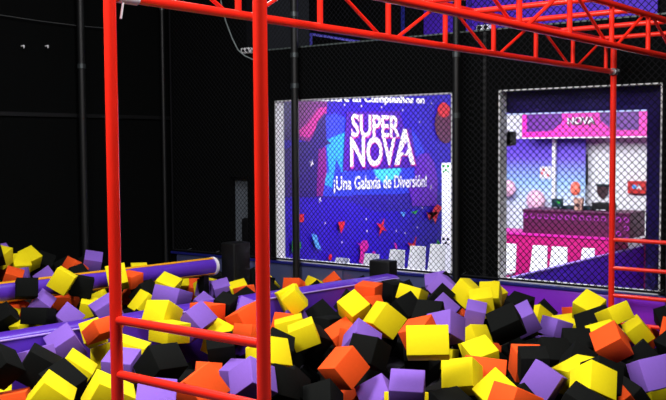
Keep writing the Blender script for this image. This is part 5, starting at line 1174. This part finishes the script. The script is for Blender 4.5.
(5.111, 8.657, 0.317, 0.062, -0.594, -0.254, -0.761),
(4.081, 6.680, 0.273, 0.443, 0.356, -0.021, 0.822),
(8.239, 3.722, 0.282, 0.405, -0.068, 0.396, 0.822),
(7.969, 9.675, 0.293, 0.536, -0.277, 0.301, 0.738),
(4.272, 7.171, 0.294, 0.345, 0.114, -0.106, -0.925),
(9.005, 6.176, 0.276, 0.191, 0.150, 0.673, 0.699),
(5.193, 6.521, 0.321, 0.594, -0.252, 0.413, -0.643),
(5.605, 4.538, 0.276, 0.346, -0.430, 0.413, -0.725),
(7.281, 4.620, 0.374, 0.446, -0.068, -0.459, -0.765),
(4.826, 5.762, 0.330, 0.367, 0.200, 0.580, 0.699),
(6.562, 6.995, 0.278, 0.624, -0.121, -0.501, -0.587),
(4.937, 7.530, 0.364, 0.470, 0.049, -0.560, 0.680),
(8.127, 6.394, 0.328, 0.041, 0.501, -0.147, -0.852),
(6.126, 3.295, 0.363, 0.438, -0.117, -0.257, 0.853),
(6.636, 5.998, 0.341, -0.067, 0.354, 0.241, 0.901),
(6.772, 3.634, 0.288, 0.367, 0.143, 0.626, 0.673),
(8.277, 8.386, 0.272, 0.184, -0.188, -0.551, -0.792),
(5.592, 5.040, 0.320, 0.230, -0.655, -0.350, -0.629),
(6.619, 7.768, 0.278, 0.631, -0.119, -0.260, 0.722),
(7.063, 9.346, 0.301, 0.418, 0.537, -0.264, 0.684),
(6.157, 2.951, 0.320, 0.583, 0.131, 0.505, 0.623),
(6.587, 8.090, 0.392, -0.055, -0.601, -0.395, -0.693),
(7.643, 8.227, 0.303, -0.071, 0.619, 0.054, 0.780),
(8.765, 6.881, 0.273, 0.261, 0.446, -0.229, 0.825),
(6.034, 2.294, 0.272, 0.228, 0.608, -0.420, -0.634),
(7.312, 9.552, 0.285, 0.579, -0.293, 0.492, 0.581),
(4.638, 6.383, 0.428, 0.417, -0.405, -0.556, -0.594),
(3.800, 6.452, 0.275, 0.005, -0.674, -0.159, 0.722),
(7.631, 5.443, 0.393, 0.428, -0.058, -0.212, -0.877),
(4.450, 3.576, 0.285, 0.135, -0.365, 0.002, -0.921),
(8.335, 3.140, 0.288, 0.226, 0.437, 0.564, -0.663),
(7.331, 8.949, 0.276, 0.048, -0.118, -0.638, -0.759),
(6.418, 10.248, 0.276, 0.075, -0.391, 0.203, 0.895),
(3.499, 5.799, 0.308, 0.461, -0.507, -0.328, 0.650),
(6.442, 8.782, 0.310, 0.030, 0.105, -0.175, 0.978),
(9.418, 5.625, 0.275, 0.099, 0.352, 0.208, 0.907),
(5.637, 3.717, 0.394, 0.623, 0.033, -0.357, -0.695),
(7.847, 4.856, 0.293, 0.226, 0.619, 0.379, -0.650),
(6.106, 7.077, 0.295, 0.370, 0.048, 0.293, -0.881),
(7.589, 2.594, 0.369, 0.457, -0.401, 0.361, 0.707),
(7.109, 3.021, 0.272, 0.396, 0.417, -0.452, -0.682),
(5.316, 6.133, 0.316, 0.694, -0.025, 0.357, 0.625),
(6.009, 8.958, 0.284, 0.339, -0.306, 0.594, 0.662),
(6.672, 8.433, 0.323, 0.196, 0.370, -0.444, -0.792),
(8.536, 9.802, 0.291, 0.351, -0.407, -0.536, -0.651),
(6.269, 4.833, 0.293, 0.144, -0.309, -0.431, -0.835),
(6.932, 6.288, 0.291, 0.381, 0.021, 0.510, 0.771),
(5.743, 2.875, 0.275, 0.536, 0.142, 0.400, 0.730),
(6.424, 6.522, 0.355, 0.190, -0.617, 0.377, -0.664),
(6.106, 10.312, 0.393, 0.146, -0.475, 0.304, 0.813),
(8.871, 5.917, 0.314, 0.134, 0.448, 0.136, 0.873),
(8.489, 7.342, 0.299, 0.393, 0.069, -0.498, 0.770),
(5.531, 8.255, 0.302, 0.376, -0.188, -0.640, -0.644),
(7.578, 7.876, 0.320, 0.345, -0.282, -0.092, 0.891),
(9.164, 7.187, 0.345, 0.348, 0.448, 0.002, -0.823),
(7.339, 2.182, 0.303, 0.032, 0.042, -0.375, 0.925),
(6.771, 9.219, 0.378, 0.547, -0.082, -0.135, -0.822),
(7.412, 6.579, 0.445, 0.168, 0.379, -0.110, -0.903),
(6.862, 5.256, 0.312, 0.412, 0.372, -0.517, 0.652),
(3.770, 4.195, 0.420, 0.070, -0.276, 0.400, -0.871),
(6.380, 2.659, 0.280, 0.619, 0.120, 0.343, 0.697),
(5.652, 2.308, 0.280, 0.527, 0.066, -0.256, -0.808),
(4.838, 7.885, 0.288, 0.300, 0.487, 0.536, 0.621),
(8.168, 8.944, 0.291, 0.204, 0.429, -0.427, -0.769),
(8.570, 4.981, 0.297, 0.593, 0.050, 0.040, -0.803),
(4.707, 3.767, 0.302, -0.055, -0.652, 0.320, -0.685),
(6.181, 8.603, 0.307, 0.606, -0.288, -0.195, -0.716),
(9.252, 8.918, 0.286, 0.472, 0.149, -0.602, 0.626),
(5.910, 7.770, 0.272, 0.392, 0.425, -0.337, -0.743),
(6.342, 5.658, 0.314, 0.457, 0.526, 0.507, 0.507),
(9.427, 9.983, 0.319, 0.500, 0.475, -0.497, 0.527),
(9.060, 8.503, 0.279, 0.355, 0.587, -0.459, 0.565),
(5.922, 4.112, 0.278, 0.121, 0.067, -0.666, -0.733),
(4.162, 4.556, 0.309, -0.086, 0.065, -0.242, -0.964),
(7.857, 5.653, 0.332, 0.409, 0.549, 0.444, 0.578),
(9.438, 4.668, 0.293, 0.384, -0.586, -0.332, -0.631),
(7.279, 6.388, 0.273, 0.325, 0.120, -0.473, 0.811),
(8.875, 10.378, 0.374, 0.255, 0.372, 0.478, -0.754),
(7.954, 5.943, 0.331, 0.209, 0.419, -0.542, 0.697),
(7.700, 7.170, 0.368, -0.048, 0.179, -0.250, -0.950),
(6.965, 7.542, 0.273, 0.009, 0.513, 0.330, 0.793),
(6.421, 8.010, 0.137, 0.364, 0.181, -0.085, 0.910),
(8.697, 8.679, 0.136, -0.071, -0.191, -0.424, -0.883),
(8.662, 2.778, 0.280, 0.194, -0.023, -0.343, 0.919),
(8.618, 4.249, 0.160, 0.026, 0.324, 0.248, -0.913),
(5.526, 3.364, 0.159, 0.129, 0.183, 0.638, -0.736),
(6.995, 2.114, 0.165, 0.434, -0.137, -0.286, 0.843),
(5.310, 3.608, 0.165, 0.408, 0.283, -0.116, -0.860),
(9.244, 6.080, 0.151, 0.458, 0.215, -0.332, 0.796),
(5.989, 3.870, 0.123, 0.275, -0.349, 0.143, 0.884),
(6.191, 2.514, 0.142, 0.550, 0.218, 0.218, 0.776),
(7.122, 5.531, 0.219, 0.675, -0.172, 0.058, -0.715),
(5.030, 4.466, 0.199, 0.136, 0.597, 0.166, -0.773),
(5.568, 6.449, 0.133, 0.498, 0.040, -0.151, 0.853),
(7.284, 3.385, 0.131, 0.194, -0.574, -0.072, 0.793),
(4.082, 4.793, 0.183, 0.187, 0.445, -0.251, -0.839),
(4.391, 4.935, 0.225, 0.336, 0.413, 0.191, 0.825),
(7.822, 9.116, 0.140, 0.207, 0.283, 0.626, -0.696),
(8.058, 2.811, 0.139, 0.223, 0.354, -0.269, 0.867),
(5.837, 3.415, 0.147, 0.125, -0.598, 0.214, -0.762),
(6.132, 6.008, 0.195, 0.274, 0.523, 0.376, 0.714),
(4.240, 5.663, 0.148, 0.693, -0.044, 0.120, 0.709),
(7.088, 4.136, 0.233, 0.638, 0.037, 0.114, 0.761),
(7.630, 8.744, 0.254, 0.223, 0.197, 0.417, -0.859),
(4.722, 4.145, 0.233, 0.104, -0.117, -0.372, 0.915),
(6.757, 4.036, 0.139, 0.690, 0.085, -0.433, 0.573),
(8.533, 6.186, 0.182, 0.091, -0.309, 0.095, -0.942),
(5.029, 5.317, 0.136, 0.126, 0.360, -0.408, 0.829),
(9.427, 10.331, 0.178, 0.258, -0.527, -0.052, 0.808),
(6.890, 10.090, 0.163, 0.506, 0.161, 0.326, 0.782),
(4.009, 5.843, 0.144, 0.694, 0.062, -0.474, 0.539),
(8.269, 7.500, 0.238, 0.390, 0.558, 0.383, -0.625),
(3.457, 5.385, 0.181, 0.317, 0.224, 0.560, 0.732),
(9.499, 6.891, 0.140, 0.146, -0.627, 0.472, -0.602),
(4.989, 7.141, 0.174, 0.615, -0.101, -0.330, 0.708),
(7.733, 3.123, 0.167, 0.594, 0.006, -0.322, -0.737),
(9.134, 3.726, 0.169, 0.502, 0.097, -0.605, 0.611),
(6.117, 9.858, 0.145, 0.151, -0.293, -0.118, -0.937),
(4.775, 4.761, 0.276, 0.633, 0.262, -0.216, 0.696),
(7.400, 4.230, 0.208, 0.670, 0.038, -0.420, -0.611),
(4.489, 6.987, 0.151, 0.667, -0.141, 0.325, -0.655),
(6.366, 1.971, 0.175, -0.088, -0.281, -0.048, -0.954),
(8.789, 5.360, 0.128, 0.073, 0.240, -0.485, -0.838),
(4.838, 8.163, 0.136, 0.406, -0.515, -0.340, 0.674),
(6.518, 4.701, 0.188, 0.194, -0.607, 0.335, 0.694),
(8.465, 6.596, 0.209, 0.349, -0.220, 0.191, 0.891),
(5.613, 3.969, 0.216, 0.424, 0.330, 0.059, 0.841),
(7.453, 8.486, 0.162, 0.272, 0.481, 0.127, -0.824),
(5.720, 8.060, 0.148, 0.560, -0.402, -0.321, -0.649),
(9.176, 5.383, 0.129, 0.389, -0.124, -0.416, 0.812),
(9.084, 4.929, 0.163, -0.004, -0.598, -0.348, -0.722),
(9.097, 9.287, 0.126, 0.105, -0.278, -0.223, -0.929),
(8.618, 7.002, 0.151, 0.077, -0.564, -0.461, -0.681),
(8.681, 3.280, 0.158, 0.637, -0.058, 0.171, -0.749),
(9.368, 4.245, 0.157, 0.425, -0.279, -0.595, -0.623),
(7.141, 4.725, 0.132, 0.381, -0.075, -0.301, -0.871),
(5.097, 5.561, 0.245, 0.665, -0.001, 0.515, 0.540),
(9.347, 7.280, 0.131, 0.102, 0.116, 0.199, 0.968),
(6.445, 9.417, 0.127, 0.515, 0.101, -0.540, -0.658),
(9.091, 6.427, 0.133, 0.239, -0.556, -0.054, 0.794),
(5.447, 9.151, 0.142, 0.612, -0.111, -0.280, -0.731),
(8.961, 4.653, 0.120, 0.498, 0.011, 0.249, 0.831),
(7.669, 6.109, 0.278, 0.367, -0.177, 0.177, 0.896),
(6.769, 6.847, 0.159, 0.133, 0.415, -0.326, -0.839),
(6.465, 4.273, 0.185, 0.386, 0.497, 0.111, 0.769),
(5.639, 7.036, 0.183, -0.008, 0.645, 0.512, 0.568),
(8.610, 10.329, 0.183, -0.021, 0.011, -0.523, 0.852),
(7.084, 9.055, 0.155, 0.465, 0.458, 0.106, -0.750),
(3.654, 6.087, 0.258, 0.119, 0.246, -0.089, -0.958),
(7.528, 6.876, 0.253, 0.225, -0.351, -0.502, 0.758),
(5.868, 8.311, 0.149, 0.259, 0.651, 0.384, -0.601),
(8.352, 4.127, 0.224, 0.502, -0.369, 0.510, 0.593),
(5.341, 6.912, 0.216, 0.465, 0.523, -0.299, -0.649),
(6.717, 2.804, 0.129, 0.562, 0.268, -0.305, 0.720),
(5.546, 4.756, 0.140, 0.056, 0.023, 0.201, 0.978),
(7.210, 10.106, 0.159, 0.132, 0.691, 0.189, 0.685),
(7.851, 7.600, 0.131, -0.004, -0.058, -0.437, 0.898),
(9.404, 6.616, 0.157, 0.184, 0.483, 0.385, -0.765),
(5.287, 4.601, 0.148, 0.099, -0.254, -0.390, -0.879),
(7.656, 2.243, 0.135, 0.143, -0.623, -0.510, -0.576),
(6.350, 7.448, 0.208, 0.534, 0.335, -0.224, -0.744),
(7.406, 10.399, 0.188, -0.097, 0.109, -0.463, 0.874),
(4.495, 6.411, 0.141, -0.092, -0.109, -0.174, 0.974),
(6.607, 5.046, 0.170, 0.501, 0.325, -0.259, -0.759),
(7.372, 7.642, 0.141, -0.020, -0.296, -0.536, -0.791),
(9.410, 7.608, 0.148, 0.534, 0.060, 0.590, 0.602),
(7.659, 9.717, 0.133, 0.122, -0.042, 0.021, 0.991),
(8.472, 5.312, 0.161, 0.305, -0.350, -0.499, 0.732),
(5.403, 8.486, 0.181, 0.346, 0.098, -0.655, -0.665),
(8.106, 9.934, 0.148, 0.329, -0.024, -0.334, 0.883),
(5.530, 7.602, 0.156, 0.103, -0.286, 0.609, -0.733),
(8.516, 3.731, 0.233, 0.404, -0.566, -0.443, 0.566),
(6.681, 8.906, 0.124, -0.097, -0.649, 0.226, -0.720),
(7.708, 3.566, 0.124, 0.643, 0.203, 0.455, -0.582),
(9.077, 8.048, 0.125, 0.285, -0.235, -0.591, -0.717),
(9.018, 5.881, 0.130, 0.673, 0.111, -0.269, -0.680),
(8.822, 9.768, 0.157, -0.070, -0.442, -0.514, 0.732),
(7.588, 6.425, 0.164, 0.433, -0.108, 0.237, 0.863),
(6.100, 5.338, 0.256, 0.105, 0.509, 0.283, -0.806),
(6.936, 8.074, 0.165, -0.044, -0.289, 0.015, -0.956),
(8.930, 3.008, 0.206, 0.078, -0.150, -0.452, 0.876),
(5.471, 2.966, 0.129, 0.318, -0.134, -0.304, 0.888),
(4.660, 5.110, 0.127, 0.091, -0.677, -0.467, -0.561),
(6.337, 3.923, 0.130, 0.314, 0.064, -0.286, -0.903),
(6.965, 9.578, 0.135, 0.456, -0.473, 0.296, -0.693),
(5.805, 9.219, 0.208, 0.218, 0.577, 0.537, -0.576),
(7.089, 3.679, 0.179, 0.211, 0.352, 0.130, 0.903),
(7.912, 6.635, 0.202, 0.142, -0.189, -0.636, -0.734),
(8.464, 4.682, 0.130, 0.262, 0.500, 0.326, 0.759),
(7.985, 4.356, 0.175, 0.365, 0.421, 0.418, 0.718),
(6.824, 3.298, 0.224, 0.259, -0.379, -0.491, -0.741),
(8.699, 7.497, 0.138, 0.319, 0.285, -0.402, -0.810),
(8.310, 2.530, 0.126, 0.457, 0.385, 0.314, -0.738),
(7.103, 7.257, 0.125, 0.506, 0.399, -0.155, 0.749),
(5.902, 10.129, 0.171, 0.313, 0.574, 0.193, 0.732),
(6.233, 6.756, 0.194, 0.100, 0.453, -0.599, 0.653),
(8.618, 9.408, 0.147, 0.041, -0.262, -0.462, -0.846),
(9.424, 5.030, 0.182, 0.593, -0.251, -0.148, -0.751),
(8.260, 6.072, 0.157, 0.664, 0.057, 0.282, -0.690),
(7.912, 7.139, 0.128, 0.000, 0.302, 0.194, 0.933),
(5.898, 4.395, 0.158, 0.412, -0.357, 0.522, -0.656),
(7.363, 5.347, 0.120, 0.412, -0.246, 0.056, 0.876),
(8.190, 5.280, 0.150, 0.324, 0.618, -0.494, 0.519),
(5.906, 6.867, 0.135, 0.564, -0.181, 0.101, -0.799),
(3.700, 4.944, 0.196, 0.214, -0.196, -0.576, -0.764),
(8.790, 6.607, 0.131, 0.444, 0.130, 0.426, 0.777),
(6.424, 2.312, 0.184, 0.402, -0.208, 0.447, 0.772),
(4.646, 6.048, 0.120, 0.125, 0.113, 0.269, -0.948),
(6.162, 8.160, 0.260, 0.588, -0.316, -0.388, 0.635),
(5.157, 3.924, 0.137, 0.346, 0.262, -0.171, -0.885),
(8.226, 6.796, 0.244, 0.132, -0.663, 0.110, 0.729),
(8.539, 8.900, 0.134, 0.435, 0.490, 0.226, -0.721),
(3.997, 4.254, 0.249, 0.432, 0.503, 0.039, -0.747),
(7.686, 2.843, 0.129, 0.485, 0.439, -0.330, -0.681),
(6.396, 8.318, 0.173, 0.418, -0.476, 0.455, 0.625),
(8.163, 3.367, 0.151, 0.148, -0.419, 0.293, 0.847),
]
bm = bmesh.new()
for x, y, z, qw, qx, qy, qz in FILL:
    m = Matrix.Translation((x, y, z)) @ Quaternion((qw, qx, qy, qz)).to_matrix().to_4x4()
    bmesh.ops.create_cube(bm, size=.216, matrix=m)
o = obj('buried_foam_cubes', bm, 'K'); o['kind'] = 'stuff'
tag(o, 'mass of black foam cubes buried under the visible ones in the pit', 'foam cubes')

# ------------------------------------------------------------------ camera
cam = bpy.data.cameras.new('camera'); co = bpy.data.objects.new('camera', cam); C.objects.link(co)
cam.sensor_width = 36; cam.lens = 51.0170; cam.clip_start = .05; cam.clip_end = 100
R = Matrix(((0.615576, -0.788047, -0.006928), (0.048763, 0.029313, 0.99838), (-0.786568, -0.614917, 0.056471))).transposed().to_4x4(); R.translation = (0, 0, 2.25); co.matrix_world = R
bpy.context.scene.camera = co
vs = bpy.context.scene.view_settings
vs.view_transform = 'Standard'; vs.look = 'None'; vs.gamma = 1; vs.exposure = 0; vs.use_curve_mapping = False
